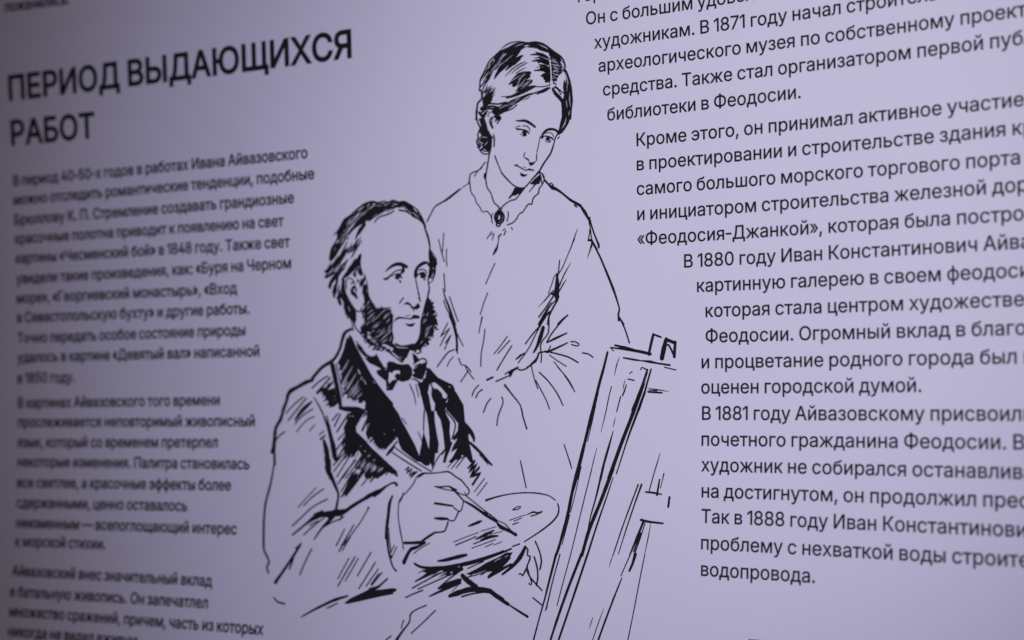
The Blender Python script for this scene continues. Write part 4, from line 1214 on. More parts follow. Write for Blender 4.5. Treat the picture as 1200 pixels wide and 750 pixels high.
0S -639 60 10 -639 52 10 -634 46 9 -625 48 6
0S -640 46 8 -631 43 7 -624 47 9 -621 54 6
0S -635 39 9 -644 39 9 -649 45 11 -644 52 7
0S -633 33 8 -643 33 8 -648 39 9 -648 47 6
0S -635 17 8 -626 19 8 -621 25 9 -622 33 6
0S -627 9 9 -625 17 9 -630 24 8 -639 25 5
0S -628 -11 10 -620 -6 9 -611 -9 10 -610 -17 7
0S -627 -24 10 -620 -29 11 -623 -36 10 -633 -36 6
0S -633 -36 10 -637 -29 9 -646 -26 9 -654 -30 6
0S -640 -41 9 -648 -45 9 -657 -43 9 -664 -37 6
0S -651 -54 8 -660 -57 7 -667 -51 9 -664 -44 6
0S -657 -59 11 -656 -67 11 -664 -71 9 -674 -70 6
0S -654 -55 9 -657 -47 8 -666 -44 7 -675 -45 5
0S -668 -85 8 -669 -93 8 -664 -99 7 -655 -99 5
0S -667 -88 9 -667 -80 9 -658 -77 7 -650 -82 5
0S -692 -92 12 -694 -85 12 -689 -78 10 -680 -77 6
0S -683 -113 9 -686 -120 9 -694 -124 8 -703 -124 5
0S -689 -114 9 -681 -111 10 -679 -103 11 -683 -96 7
0S -688 -143 10 -685 -136 10 -692 -131 8 -702 -129 5
0S -702 -146 9 -694 -150 9 -685 -147 10 -682 -140 7
0S -710 -149 7 -717 -154 8 -714 -161 7 -705 -163 5
0S -728 -154 10 -728 -147 10 -736 -142 8 -745 -142 5
0S -738 -168 8 -745 -162 9 -743 -155 8 -734 -152 5
0S -749 -178 10 -753 -171 10 -746 -165 8 -738 -169 6
0S -757 -179 8 -751 -172 9 -752 -165 8 -759 -160 5
0S -776 -170 7 -785 -171 7 -792 -165 8 -794 -158 6
0S -1196 128 5 -1184 147 9 -1170 167 5
0S -1202 136 5 -1187 150 11 -1171 163 5
0S -1196 111 5 -1173 132 9 -1153 151 5
0S -1187 100 4 -1167 120 9 -1146 140 4
0S -1174 111 5 -1157 120 11 -1142 130 5
0S -1162 106 5 -1150 119 11 -1140 131 5
0S -1150 91 5 -1133 101 12 -1118 112 5
0S -1149 95 5 -1129 111 9 -1110 125 5
0S -1129 89 4 -1102 104 9 -1075 120 4
0S -1106 80 4 -1087 104 9 -1069 124 4
0S -1102 82 5 -1087 98 9 -1072 111 5
0S -1094 86 4 -1074 104 9 -1052 124 4
0S -1052 91 5 -1039 106 11 -1026 121 5
0S -1067 81 4 -1042 103 8 -1015 124 4
0S -1055 73 5 -1032 96 11 -1003 117 5
0S -1036 72 5 -1021 88 10 -1005 101 5
1S -1214 38 2 -1183 65 5 -1149 87 2
1S -1182 38 1 -1163 53 3 -1147 66 1
1S -1177 20 1 -1159 34 4 -1145 48 1
1S -1170 -23 1 -1146 -1 4 -1121 20 1
1S -1144 -18 2 -1128 -6 5 -1111 7 2
1S -1131 -52 1 -1111 -41 3 -1095 -30 1
1S -1107 -60 1 -1081 -41 4 -1058 -21 1
1S -1119 -83 2 -1084 -61 5 -1051 -38 2
1S -1088 -104 1 -1058 -77 3 -1028 -47 1
1S -1073 39 2 -1056 58 5 -1042 77 2
1S -1040 17 2 -1028 30 4 -1017 43 2
1S -1044 12 2 -1033 23 4 -1021 33 2
1S -1033 -29 1 -1015 -11 4 -1001 8 1
1S -1028 -62 2 -1013 -47 5 -1002 -34 2
1S -726 17 1 -717 25 3 -709 32 1
1S -734 -2 1 -718 13 4 -700 25 1
1S -708 -45 1 -694 -33 4 -681 -21 1
1S -717 -69 1 -704 -54 3 -691 -39 1
1S -718 -87 1 -704 -76 3 -691 -64 1
0S -1252 140 5 -1243 152 10 -1232 164 5
0S -1253 134 4 -1242 146 8 -1228 157 4
0S -1254 99 4 -1240 122 8 -1225 144 4
0S -1247 98 5 -1230 121 9 -1215 144 5
0S -1253 85 5 -1244 101 11 -1238 117 5
0S -1251 61 4 -1231 80 8 -1215 96 4
0S -1251 50 5 -1235 74 9 -1223 100 5
0S -1258 53 4 -1234 75 8 -1213 96 4
0S -1247 29 4 -1236 46 9 -1228 63 4
0S -1231 35 5 -1221 45 10 -1210 54 5
0S -1223 9 11 -1212 16 12 -1212 27 12 -1224 34 7
0S -1242 1 12 -1242 12 11 -1229 16 9 -1219 8 6
0S -1249 -17 8 -1258 -8 9 -1253 3 8 -1241 8 5
0S -1255 -29 12 -1264 -37 13 -1264 -48 12 -1252 -55 7
0S -1226 -37 10 -1231 -27 9 -1246 -26 9 -1251 -37 7
0S -1236 -62 13 -1235 -73 13 -1247 -80 11 -1260 -75 7
0S -1228 -44 9 -1217 -52 10 -1215 -63 10 -1227 -69 6
0S -1225 -75 11 -1217 -66 10 -1203 -63 10 -1190 -69 6
0S -1238 -76 12 -1232 -65 12 -1241 -56 10 -1256 -54 6
0S -1200 -103 10 -1202 -114 10 -1196 -124 9 -1182 -128 5
0S -1194 -107 10 -1185 -97 10 -1171 -95 9 -1162 -103 6
0S -1206 -120 11 -1214 -110 12 -1211 -99 12 -1202 -91 7
0S -1180 -116 8 -1166 -121 9 -1161 -131 10 -1171 -139 6
0S -1163 -118 9 -1175 -124 10 -1173 -136 10 -1161 -142 6
0S -631 49 8 -620 54 8 -618 64 9 -626 72 5
0S -638 39 9 -632 49 9 -620 51 8 -610 45 5
0S -631 7 7 -620 3 8 -614 -6 9 -620 -15 6
0S -624 10 9 -632 2 9 -643 -2 8 -655 2 5
0S -641 -9 11 -638 -19 11 -642 -28 10 -655 -29 6
0S -628 -33 12 -624 -43 11 -612 -46 10 -601 -42 7
0S -649 -43 12 -643 -52 12 -644 -63 12 -655 -67 7
0S -650 -64 11 -660 -70 10 -672 -67 11 -674 -57 8
0S -650 -66 12 -642 -58 13 -646 -48 11 -657 -43 7
0S -671 -91 11 -661 -85 10 -649 -89 11 -646 -99 8
0S -665 -113 8 -677 -116 8 -688 -112 9 -693 -102 6
0S -687 -132 8 -698 -138 8 -711 -138 8 -716 -128 6
0S -774 -168 8 -763 -166 8 -756 -174 9 -760 -183 6
0S -766 -160 9 -761 -152 10 -765 -143 8 -777 -141 5
0S -748 -149 8 -749 -140 8 -743 -132 7 -732 -134 5
0S -752 -151 11 -751 -160 10 -740 -163 9 -730 -158 6
0S -729 -141 11 -732 -150 10 -744 -151 10 -751 -144 7
0S -717 -118 9 -727 -112 9 -736 -117 10 -739 -127 7
0S -715 -112 9 -704 -109 9 -692 -111 9 -686 -119 6
0S -704 -119 9 -693 -120 10 -684 -113 11 -684 -104 7""",
 'seated_man/face': """0S -1049 373 7 -1014 397 18 -965 417 24 -916 416 28 -867 396 24
0S -897 394 24 -897 370 29 -912 359 21
0S -1065 320 13 -1035 321 20 -1010 343 9 -966 369 9 -926 377 10 -897 374 10
0S -1010 335 8 -966 349 8 -936 352 8
0P -971 325 -960 346 -932 356 -908 352 -925 322 -946 311 -963 314
0S -922 337 12 -910 321 12
0S -925 296 18 -920 292 13
0S -947 315 5 -925 304 5
0S -791 329 34 -790 361 29 -770 391 25 -731 413 27 -693 415 19 -674 393 18
0S -761 367 10 -732 373 9 -708 363 10 -701 345 11
0S -783 333 11 -752 347 11 -723 350 10 -704 326 11
0P -759 332 -746 347 -716 348 -708 330 -722 309 -746 312
0S -728 311 9 -716 295 9
0S -713 320 9 -711 306 9
0P -676 463 -633 461 -614 432 -607 403 -619 384 -622 337 -640 301 -664 302 -652 345 -686 315 -682 348 -674 387
1S -641 381 1 -641 374 5 -641 366 1
0S -635 448 3 -621 423 7 -623 447 3
1S -656 300 2 -649 323 6 -641 346 2
0S -642 303 9 -651 288 8 -675 275 7
0S -682 325 13 -685 286 12 -678 242 12 -683 207 12 -696 171 12
0S -792 310 10 -782 262 10 -772 223 10 -763 191 10 -768 171 10
0S -773 221 11 -769 205 11 -759 173 11 -754 152 11
0S -897 182 11 -931 148 11
0S -890 137 9 -863 144 19 -834 129 14
0P -846 129 -805 116 -770 145 -753 113 -785 95 -820 103 -836 112
0S -815 98 9 -809 88 9
0S -976 23 9 -947 44 16 -893 42 10 -834 34 10 -786 48 17 -764 41 14
0P -843 35 -811 63 -766 56 -762 33
0P -887 5 -844 -1 -796 6 -814 -17 -839 -21 -865 -14
0S -878 55 6 -842 58 6
0S -678 225 15 -688 194 15""",
 'seated_man/neck': """0S -1330 22 13 -1320 -7 12 -1290 -40 12 -1267 -56 11
0S -1347 12 12 -1340 -32 12
0S -1319 82 12 -1325 18 12""",
 'seated_man/bow_tie': """0P -1026 -255 -993 -257 -953 -272 -910 -279 -855 -276 -827 -305 -820 -333 -824 -361 -849 -389 -904 -401 -925 -396 -943 -389 -961 -411 -991 -457 -1044 -460 -1050 -394 -1124 -345 -1135 -319 -1093 -307 -1068 -294 -1040 -300 -1043 -270
1P -1021 -330 -993 -338 -983 -323 -949 -319 -929 -324 -928 -346 -949 -339 -968 -348 -973 -366 -958 -382 -993 -386 -1017 -409 -1027 -393
1S -1052 -310 6 -1047 -314 6
1S -1034 -436 1 -1029 -435 4 -1024 -433 1
0P -819 -316 -760 -282 -707 -266 -697 -312 -716 -351 -738 -389 -809 -372 -827 -349
1P -819 -319 -802 -341 -823 -350
0S -812 -277 12 -779 -260 12 -740 -241 11 -706 -253 13 -703 -280 14
0S -803 -296 10 -754 -276 10
0P -825 -201 -797 -213 -761 -248 -793 -275 -810 -268
0S -826 -380 10 -788 -388 11 -744 -412 10 -722 -381 12
0S -1137 -205 12 -1107 -249 12 -1072 -294 12
0S -1314 -107 9 -1286 -135 9 -1255 -161 9
0P -1311 -133 -1291 -130 -1227 -190 -1211 -212 -1230 -224 -1256 -202 -1294 -166
0P -1237 -230 -1217 -225 -1226 -199 -1179 -218 -1141 -213 -1109 -242 -1063 -306 -1099 -305 -1143 -284 -1193 -266""",
 'seated_man/waistcoat': """0S -846 -415 8 -826 -450 11 -806 -490 9 -789 -556 8
0S -792 -420 9 -777 -467 9 -769 -503 9
0S -718 -603 13 -723 -731 10
0S -768 -747 8 -748 -778 8 -733 -809 8
0S -737 -855 4 -727 -785 10 -715 -731 4
0S -906 -649 8 -869 -689 8
0S -641 -1000 9 -601 -923 11 -540 -861 9
0S -563 -896 10 -536 -861 10""",
 'seated_man/jacket': """0P -703 -310 -679 -306 -604 -374 -528 -406 -484 -422 -467 -446 -458 -477 -407 -546 -384 -602 -715 -601 -740 -514 -760 -452 -781 -411 -736 -403 -711 -373
1P -672 -415 -657 -444 -661 -491 -649 -522 -627 -553 -633 -600 -655 -600 -676 -506 -688 -475
1P -657 -413 -633 -406 -614 -418 -585 -437 -547 -473 -525 -496 -535 -519 -561 -507 -571 -480 -604 -453 -643 -445
1S -711 -343 2 -706 -333 7 -701 -323 2
1S -535 -546 2 -527 -535 7 -520 -523 2
1S -509 -437 6 -506 -441 6
1S -541 -600 1 -536 -588 6 -531 -577 1
0P -758 -469 -669 -470 -661 -522 -634 -592 -628 -669 -612 -746 -591 -823 -597 -887 -619 -887 -626 -954 -642 -987 -658 -954 -670 -972 -700 -974 -736 -953 -755 -917 -746 -862 -735 -816 -720 -745 -697 -800 -674 -861 -671 -785 -680 -708 -695 -631 -715 -577 -737 -522
0P -652 -470 -579 -470 -550 -514 -530 -522 -539 -577 -548 -592 -529 -630 -499 -676 -503 -738 -492 -806 -477 -814 -495 -861 -518 -907 -531 -951 -555 -951 -538 -876 -548 -815 -560 -739 -580 -662 -609 -624 -629 -577 -641 -538
0P -536 -471 -454 -472 -390 -562 -377 -669 -363 -695 -333 -742 -347 -765 -337 -821 -296 -960 -328 -946 -366 -907 -402 -896 -438 -923 -476 -952 -501 -948 -470 -905 -438 -854 -490 -882 -472 -837 -435 -785 -462 -802 -479 -784 -437 -737 -433 -685 -466 -655 -544 -581 -529 -561 -523 -523
0S -550 -592 11 -502 -635 11 -459 -681 12 -461 -730 12 -482 -792 12
1S -570 -507 1 -551 -511 4 -532 -515 1
0S -369 -692 17 -331 -738 32 -302 -783 26 -302 -806 13
0S -344 -806 12 -301 -838 24 -244 -881 22 -188 -933 20 -153 -960 16
0S -253 -893 8 -183 -957 8
0S -513 -981 8 -440 -914 8
0S -480 -988 8 -402 -909 8
0S -443 -984 9 -372 -909 9
0S -344 -982 10 -290 -929 10
0Z -344 -984 14 -290 -935 16 -339 -1016 14 -271 -949 15 -326 -1045 15 -253 -976 14
0Z -256 -983 16 -322 -1045 17 -241 -1012 18 -304 -1093 17
0S -288 -1140 8 -208 -1050 8
0S -264 -1164 8 -188 -1078 8
0P -1372 -57 -1351 -75 -1310 -148 -1250 -238 -1179 -342 -1109 -423 -1049 -486 -984 -550 -983 -600 -1236 -599 -1227 -542 -1244 -526 -1253 -544 -1293 -543 -1288 -520 -1322 -521 -1326 -504 -1346 -525 -1357 -504 -1389 -515 -1375 -479 -1425 -487 -1415 -450 -1431 -445 -1415 -407 -1448 -419 -1446 -388 -1441 -356 -1451 -340 -1442 -310 -1467 -313 -1457 -276 -1480 -263 -1451 -218 -1426 -170 -1394 -73 -1382 -88
1S -1449 -339 2 -1413 -292 8 -1375 -236 2
1S -1438 -424 2 -1393 -356 8 -1340 -285 2
1S -1412 -468 2 -1362 -405 8 -1307 -334 2
1S -1371 -501 2 -1321 -437 8 -1286 -382 2
1S -1292 -311 8 -1277 -336 8
1S -1261 -360 6 -1266 -378 6
1S -1246 -378 5 -1221 -411 5
1S -1341 -509 1 -1306 -473 6 -1271 -446 1
1S -1310 -517 1 -1283 -494 6 -1255 -470 1
1S -1161 -391 1 -1149 -401 3 -1136 -412 1
0S -1524 -274 44 -1505 -339 44 -1484 -419 39 -1462 -500 37 -1446 -576 32
0S -1490 -266 11 -1453 -388 11 -1427 -500 11
0S -1347 -20 16 -1393 -35 25 -1419 -58 31 -1439 -106 27 -1454 -154 26 -1495 -218 25 -1536 -249 28 -1618 -288 26 -1705 -364 27
0S -1700 -376 24 -1762 -392 31 -1835 -423 27 -1908 -455 35 -1929 -484 26
0S -1924 -488 20 -1950 -545 27 -1975 -590 24
0S -1705 -433 13 -1638 -385 13 -1564 -350 12
0S -1663 -468 16 -1597 -410 16 -1544 -362 16
0S -1608 -476 20 -1566 -435 20 -1523 -395 20
0P -1621 -457 -1546 -445 -1502 -433 -1467 -541 -1501 -566 -1545 -576 -1558 -540 -1575 -508
1S -1503 -496 4 -1501 -498 4
1S -1503 -520 4 -1501 -522 4
0S -1658 -474 10 -1576 -430 11 -1556 -402 12
0S -1943 -611 11 -1865 -546 11 -1787 -497 11
0S -1921 -664 13 -1844 -587 12 -1759 -506 12
0S -1858 -660 16 -1802 -599 32 -1750 -559 29 -1707 -530 11
0S -1858 -688 12 -1801 -636 12 -1698 -583 11
0S -1843 -745 10 -1759 -668 10 -1681 -636 9
0S -1726 -741 9 -1675 -693 9
0S -1689 -502 10 -1646 -555 13 -1604 -620 16
0S -1599 -632 14 -1562 -701 26 -1534 -773 34 -1507 -853 46 -1493 -917 46 -1478 -952 17
0S -1571 -632 12 -1535 -733 12 -1508 -813 12
0S -1637 -765 9 -1592 -739 9
0S -1626 -799 15 -1586 -773 15
0S -1595 -805 22 -1568 -877 47 -1553 -949 40 -1543 -1013 29 -1522 -1073 29
0S -1582 -922 12 -1566 -989 12 -1536 -1049 12
0S -1456 -576 25 -1390 -585 37 -1289 -589 37 -1238 -605 32
0P -1392 -619 -1289 -587 -1230 -600 -1256 -638 -1285 -678 -1306 -709 -1304 -743 -1223 -802 -1131 -888 -1030 -950 -973 -1004 -972 -1039 -1031 -1015 -1079 -1001 -1136 -1044 -1176 -1061 -1219 -1066 -1229 -1028 -1271 -1071 -1290 -1057 -1253 -1010 -1301 -1004 -1315 -982 -1255 -903 -1278 -878 -1322 -897 -1363 -908 -1401 -897 -1412 -860 -1399 -788 -1419 -716 -1391 -668
0S -1521 -666 12 -1471 -616 12
0S -1500 -706 13 -1448 -620 13
0S -1477 -746 14 -1429 -685 14 -1384 -629 14
0S -1467 -801 11 -1402 -748 11
0S -1490 -885 12 -1411 -796 12
0S -1478 -950 15 -1415 -860 15
0S -1503 -981 11 -1414 -900 11
0S -1496 -1022 11 -1393 -908 11
0S -1469 -1061 11 -1353 -907 11
0S -1413 -1068 11 -1282 -899 11
0S -1388 -1068 10 -1251 -922 10
0S -1348 -1062 11 -1221 -922 11
1S -1369 -633 4 -1359 -637 4
1S -1344 -637 4 -1331 -633 4
1S -1283 -877 6 -1275 -884 6
1S -1228 -876 5 -1220 -881 5
1S -1321 -947 1 -1292 -915 5 -1272 -895 1
1S -1274 -1017 2 -1245 -977 7 -1215 -955 2
1S -1223 -1034 2 -1201 -1005 7 -1180 -977 2
1S -1139 -1015 1 -1128 -999 5 -1118 -984 1
1S -1094 -1019 1 -1076 -1003 5 -1058 -987 1
1S -1196 -915 5 -1179 -906 5
1S -1141 -938 4 -1139 -942 4
1S -1264 -843 4 -1261 -846 4
0P -1233 -468 -1070 -466 -984 -546 -979 -811 -1018 -843 -1053 -861 -1095 -856 -1136 -820 -1157 -778 -1196 -792 -1223 -756 -1204 -700 -1174 -626 -1216 -590 -1227 -558 -1224 -534
0S -1243 -637 13 -1203 -605 13
0S -1251 -734 19 -1222 -681 19 -1188 -621 19
0S -1031 -906 12 -980 -849 12
0P -1218 -464 -1075 -466 -1024 -518 -934 -621 -913 -660 -863 -731 -793 -831 -752 -908 -721 -951 -774 -946 -903 -869 -929 -826 -944 -782 -984 -811 -1058 -861 -1100 -860 -1141 -820 -1167 -781 -1212 -782
1S -978 -728 1 -976 -730 4 -973 -733 1
1S -1061 -755 1 -1058 -760 5 -1055 -765 1
1S -1203 -720 1 -1191 -675 6 -1178 -629 1
1S -962 -786 1 -956 -781 4 -951 -775 1
0P -1211 -826 -1136 -876 -1075 -919 -1004 -973 -998 -1007 -1024 -1016 -1063 -1012 -1081 -1047 -1143 -1067 -1154 -1043 -1180 -1069 -1209 -1069
0S -1016 -974 21 -975 -1013 25 -940 -1043 21
0S -1006 -974 9 -938 -1022 9
1S -1163 -1016 1 -1144 -992 6 -1123 -976 1
1S -1146 -945 5 -1136 -937 5
1S -1205 -981 1 -1187 -969 6 -1170 -957 1
0Z -870 -1005 10 -838 -980 11 -858 -1028 10 -813 -991 10 -838 -1043 10 -788 -1010 10 -820 -1053 11
0S -823 -1053 14 -771 -1014 14
0S -1457 -1111 12 -1404 -1043 12 -1350 -987 12 -1301 -946 12
0S -1425 -1162 11 -1329 -1026 11
0S -1423 -1202 11 -1375 -1145 36 -1326 -1089 71 -1296 -1041 30
0S -1383 -1189 18 -1296 -1096 18 -1228 -1017 18 -1180 -969 17
0S -1245 -1117 11 -1192 -1063 11 -1139 -1015 11
0S -1171 -1092 11 -1132 -1054 11 -1089 -1018 11
0S -1117 -1058 22 -1078 -1038 22 -1035 -1014 22
0S -1545 -949 40 -1533 -1013 25
0S -1532 -1021 19 -1499 -1092 33 -1453 -1171 22 -1451 -1210 20 -1468 -1294 25
0S -1576 -990 12 -1557 -1037 12 -1518 -1077 11
0S -1062 -1145 17 -1113 -1160 32 -1211 -1205 26 -1309 -1254 27 -1378 -1295 29 -1428 -1316 42
0S -1378 -1295 27 -1469 -1307 35 -1571 -1324 37 -1652 -1344 33 -1722 -1388 17 -1855 -1478 11
0S -1468 -1321 24 -1527 -1372 28 -1586 -1420 18 -1652 -1501 11
0S -1566 -1410 11 -1496 -1377 11 -1426 -1353 11 -1395 -1335 11
0S -1426 -1358 14 -1412 -1336 14
0S -1663 -1328 14 -1585 -1301 14
0S -1857 -1414 12 -1776 -1351 12 -1676 -1275 11 -1547 -1217 11
0S -1751 -1474 11 -1669 -1413 11 -1570 -1348 10
0S -1701 -1407 10 -1625 -1372 10
0S -1811 -1282 9 -1741 -1217 9 -1654 -1141 9
0S -1760 -1267 11 -1680 -1203 11 -1582 -1146 10
0S -1447 -1535 10 -1382 -1421 10
0S -1406 -1541 13 -1303 -1391 12
0S -1386 -1532 10 -1301 -1434 10 -1234 -1354 10 -1178 -1270 10
0S -1183 -1276 16 -1179 -1267 16
0S -1929 -484 35 -1944 -537 25 -1970 -594 27 -1995 -660 32 -2037 -717 28 -2046 -791 33 -2054 -873 41
0S -2069 -891 30 -2059 -869 30
0S -2048 -881 23 -2040 -981 23
0S -2040 -815 13 -2003 -774 12 -1954 -746 12
0S -2047 -983 13 -2054 -1036 14 -2061 -1077 15
0S -2050 -987 13 -2056 -1036 15 -2077 -1134 20 -2100 -1208 20 -2118 -1282 21 -2123 -1379 21 -2120 -1476 21 -2114 -1569 21
0S -2118 -1505 18 -2113 -1585 18 -2075 -1640 17 -2056 -1679 18 -2075 -1712 18 -2056 -1750 17
0S -1771 -1537 19 -1833 -1623 23 -1910 -1721 23 -1985 -1814 30
0S -1832 -1639 15 -1863 -1715 15
0S -1816 -1570 13 -1781 -1545 13
0S -1670 -1569 13 -1717 -1650 13 -1766 -1751 13
0S -1991 -1921 11 -1954 -1949 14 -1888 -1959 15
0S -1726 -2040 10 -1627 -1990 16 -1529 -1946 20 -1430 -1906 23 -1326 -1876 15
0S -1501 -1968 10 -1457 -1950 10 -1413 -1930 10
0P -1352 -1925 -1301 -1890 -1185 -1841 -1127 -1814 -1057 -1792 -1050 -1807 -1102 -1825 -1037 -1817 -933 -1802 -930 -1843 -1033 -1864 -1189 -1900 -1327 -1931
0S -988 -1743 14 -1040 -1784 16 -1077 -1807 21 -1135 -1825 30
0S -1451 -1537 12 -1414 -1477 11
0S -1424 -1577 13 -1359 -1475 13
0S -1394 -1568 10 -1329 -1474 10
0S -1421 -1764 10 -1376 -1690 10 -1332 -1620 10
0S -1417 -1814 12 -1344 -1704 12 -1280 -1609 12
0S -1354 -1775 10 -1250 -1617 10
0S -1250 -1736 11 -1141 -1571 11
0S -1230 -1820 11 -1162 -1727 11 -1099 -1637 11
0S -1169 -1802 10 -1071 -1681 10
0S -1128 -1788 10 -1064 -1711 10
0S -1120 -1792 12 -1040 -1705 12
0S -1197 -1194 30 -1138 -1170 32 -1079 -1149 29
0S -1079 -1149 27 -1021 -1113 14 -963 -1091 15 -941 -1107 25
0S -1132 -1190 16 -1079 -1159 16
0S -974 -1182 14 -997 -1235 26 -1005 -1320 29 -1014 -1398 26 -1017 -1471 24
0S -1012 -1432 24 -997 -1524 21 -973 -1608 14 -942 -1667 13 -914 -1687 14
0S -999 -1401 9 -984 -1493 9 -968 -1565 9
0S -942 -1517 9 -979 -1579 9
0S -922 -1527 9 -963 -1605 9
0S -981 -1586 11 -971 -1607 9 -965 -1586 12
0S -1207 -791 6 -1201 -783 12 -1194 -774 5
0S -1203 -809 5 -1194 -796 11 -1180 -783 5
0S -1183 -818 6 -1169 -801 13 -1152 -787 6
0S -1175 -815 6 -1167 -807 13 -1160 -798 6
0S -1154 -831 5 -1143 -815 10 -1126 -801 5
0S -1149 -827 6 -1139 -818 13 -1129 -809 6
0S -1134 -839 5 -1128 -832 11 -1122 -824 5
0S -1128 -850 5 -1119 -840 10 -1111 -829 5
0S -1113 -867 5 -1102 -852 10 -1090 -837 5
0S -1109 -863 5 -1099 -852 11 -1090 -840 5
0S -1083 -868 6 -1076 -858 13 -1070 -848 6
0S -1082 -867 5 -1072 -858 10 -1063 -849 5
0S -1063 -874 5 -1050 -857 11 -1037 -841 5
0S -1043 -864 5 -1034 -854 10 -1026 -845 5
0S -1033 -842 5 -1023 -831 10 -1013 -819 5
0S -1014 -833 4 -1004 -824 9 -994 -814 5
0S -1015 -834 5 -1006 -824 11 -997 -814 5
0S -1003 -828 5 -994 -811 11 -980 -794 5
0S -505 -948 5 -488 -931 11 -472 -915 5
0S -493 -943 5 -476 -925 12 -456 -908 5
0S -481 -948 5 -468 -925 9 -451 -903 5
0S -470 -947 4 -452 -923 9 -433 -900 4
0S -463 -933 5 -449 -916 11 -435 -901 5
0S -441 -932 5 -427 -916 9 -410 -900 5
0S -439 -927 5 -422 -911 11 -412 -895 5
0S -436 -938 5 -417 -915 10 -398 -894 5
0S -438 -925 5 -422 -908 12 -405 -891 5
0S -427 -925 5 -411 -907 9 -393 -887 4
0S -407 -925 4 -390 -912 9 -372 -898 4
0S -380 -912 5 -370 -899 11 -359 -884 5
0S -1177 -1078 5 -1172 -1064 11 -1160 -1048 5
0S -1170 -1064 6 -1162 -1055 13 -1154 -1044 6
0S -1156 -1075 6 -1150 -1063 13 -1144 -1051 6
0S -1135 -1063 6 -1119 -1049 13 -1106 -1035 6
0S -1103 -1066 5 -1095 -1052 12 -1088 -1039 5
0S -1107 -1043 6 -1096 -1031 13 -1086 -1020 6
0S -1087 -1048 5 -1074 -1030 11 -1059 -1015 5
0S -1076 -1049 5 -1062 -1035 12 -1049 -1021 5
0S -1051 -1035 6 -1042 -1021 13 -1030 -1006 6
0S -1036 -1043 6 -1022 -1025 12 -1010 -1006 6
1S -1206 -1004 1 -1189 -983 4 -1169 -961 1
1S -1175 -989 1 -1161 -976 4 -1145 -961 1
1S -1180 -1001 1 -1167 -987 4 -1155 -974 1
1S -1164 -1003 1 -1142 -984 4 -1126 -968 1
1S -1156 -1007 2 -1142 -996 4 -1126 -984 2
1S -1150 -1016 1 -1132 -999 4 -1112 -981 1
1S -1109 -1025 1 -1099 -1004 3 -1086 -984 1
1S -1103 -1023 1 -1085 -1006 3 -1068 -991 1
0S -1424 -797 6 -1403 -778 13 -1384 -756 6
0S -1412 -808 5 -1396 -794 11 -1382 -781 5
0S -1424 -819 6 -1408 -802 12 -1395 -784 6
0S -1428 -839 5 -1414 -825 10 -1402 -812 5
0S -1429 -838 6 -1415 -816 12 -1398 -796 6
0S -1429 -850 6 -1419 -835 14 -1410 -821 6
0S -1425 -866 5 -1407 -843 9 -1390 -823 5
0S -1410 -887 5 -1398 -863 11 -1387 -839 5
0S -1412 -881 5 -1397 -863 10 -1378 -847 5
0S -1412 -906 6 -1395 -883 14 -1382 -858 6
0S -1406 -921 6 -1390 -897 13 -1370 -873 6
0S -1406 -936 6 -1379 -910 12 -1358 -883 6
0S -1374 -921 6 -1360 -905 14 -1344 -888 6
0S -1349 -924 6 -1335 -907 12 -1325 -891 6
0S -1335 -918 5 -1320 -901 12 -1308 -886 6
0S -1329 -920 6 -1315 -901 14 -1302 -882 6
1S -1329 -977 1 -1312 -958 4 -1291 -940 1
1S -1295 -991 2 -1278 -969 5 -1265 -948 2
1S -1266 -983 1 -1242 -954 3 -1221 -928 1
1S -1243 -988 1 -1235 -970 4 -1225 -952 1
1S -1246 -1001 2 -1230 -969 4 -1217 -939 2
1S -1221 -996 1 -1204 -976 3 -1189 -956 1
1S -1230 -1012 1 -1209 -989 4 -1191 -969 1
1S -1208 -1012 1 -1190 -988 4 -1173 -962 2
1S -1166 -1022 1 -1149 -1003 3 -1131 -986 1
1S -1164 -1026 1 -1143 -1005 4 -1122 -984 1
1S -1431 -405 2 -1415 -382 5 -1403 -360 2
1S -1431 -432 1 -1412 -405 4 -1389 -376 1
1S -1443 -424 2 -1425 -402 5 -1408 -381 2
1S -1431 -450 2 -1409 -419 5 -1383 -389 2
1S -1427 -442 1 -1403 -421 4 -1380 -400 1
1S -1389 -451 2 -1374 -427 6 -1355 -403 2
1S -1381 -485 2 -1354 -453 5 -1329 -419 2
1S -1361 -491 1 -1331 -459 4 -1299 -429 1
1S -1342 -493 2 -1312 -460 6 -1282 -421 2
0S -1414 -477 6 -1406 -462 12 -1398 -448 6
0S -1394 -479 6 -1385 -465 12 -1377 -452 6
0S -1389 -491 5 -1375 -477 11 -1363 -460 5
0S -1390 -507 5 -1377 -491 10 -1364 -473 5
0S -1362 -507 5 -1352 -491 11 -1340 -476 5
0S -1348 -519 5 -1339 -509 11 -1332 -500 5
0S -1336 -525 6 -1326 -515 13 -1316 -504 6
0S -1340 -530 6 -1329 -515 12 -1316 -499 5
0S -1322 -535 5 -1312 -523 11 -1302 -510 5
0S -1290 -536 5 -1286 -525 10 -1279 -513 5
0S -1282 -537 5 -1276 -527 11 -1267 -518 5
0S -1263 -538 6 -1250 -524 13 -1238 -509 6
0S -1633 -455 5 -1615 -441 11 -1595 -431 5
0S -1634 -463 5 -1609 -453 12 -1586 -445 5
0S -1619 -480 5 -1603 -468 11 -1588 -454 5
0S -1605 -497 5 -1585 -488 10 -1566 -479 5
0S -1612 -502 5 -1589 -485 10 -1566 -465 5
0S -1585 -508 5 -1570 -501 11 -1556 -494 5
0S -1593 -531 5 -1567 -512 11 -1541 -498 5
0S -1600 -530 5 -1582 -512 11 -1559 -496 5
0S -1582 -560 6 -1559 -546 12 -1535 -530 6
0S -1564 -557 6 -1548 -547 13 -1531 -537 6
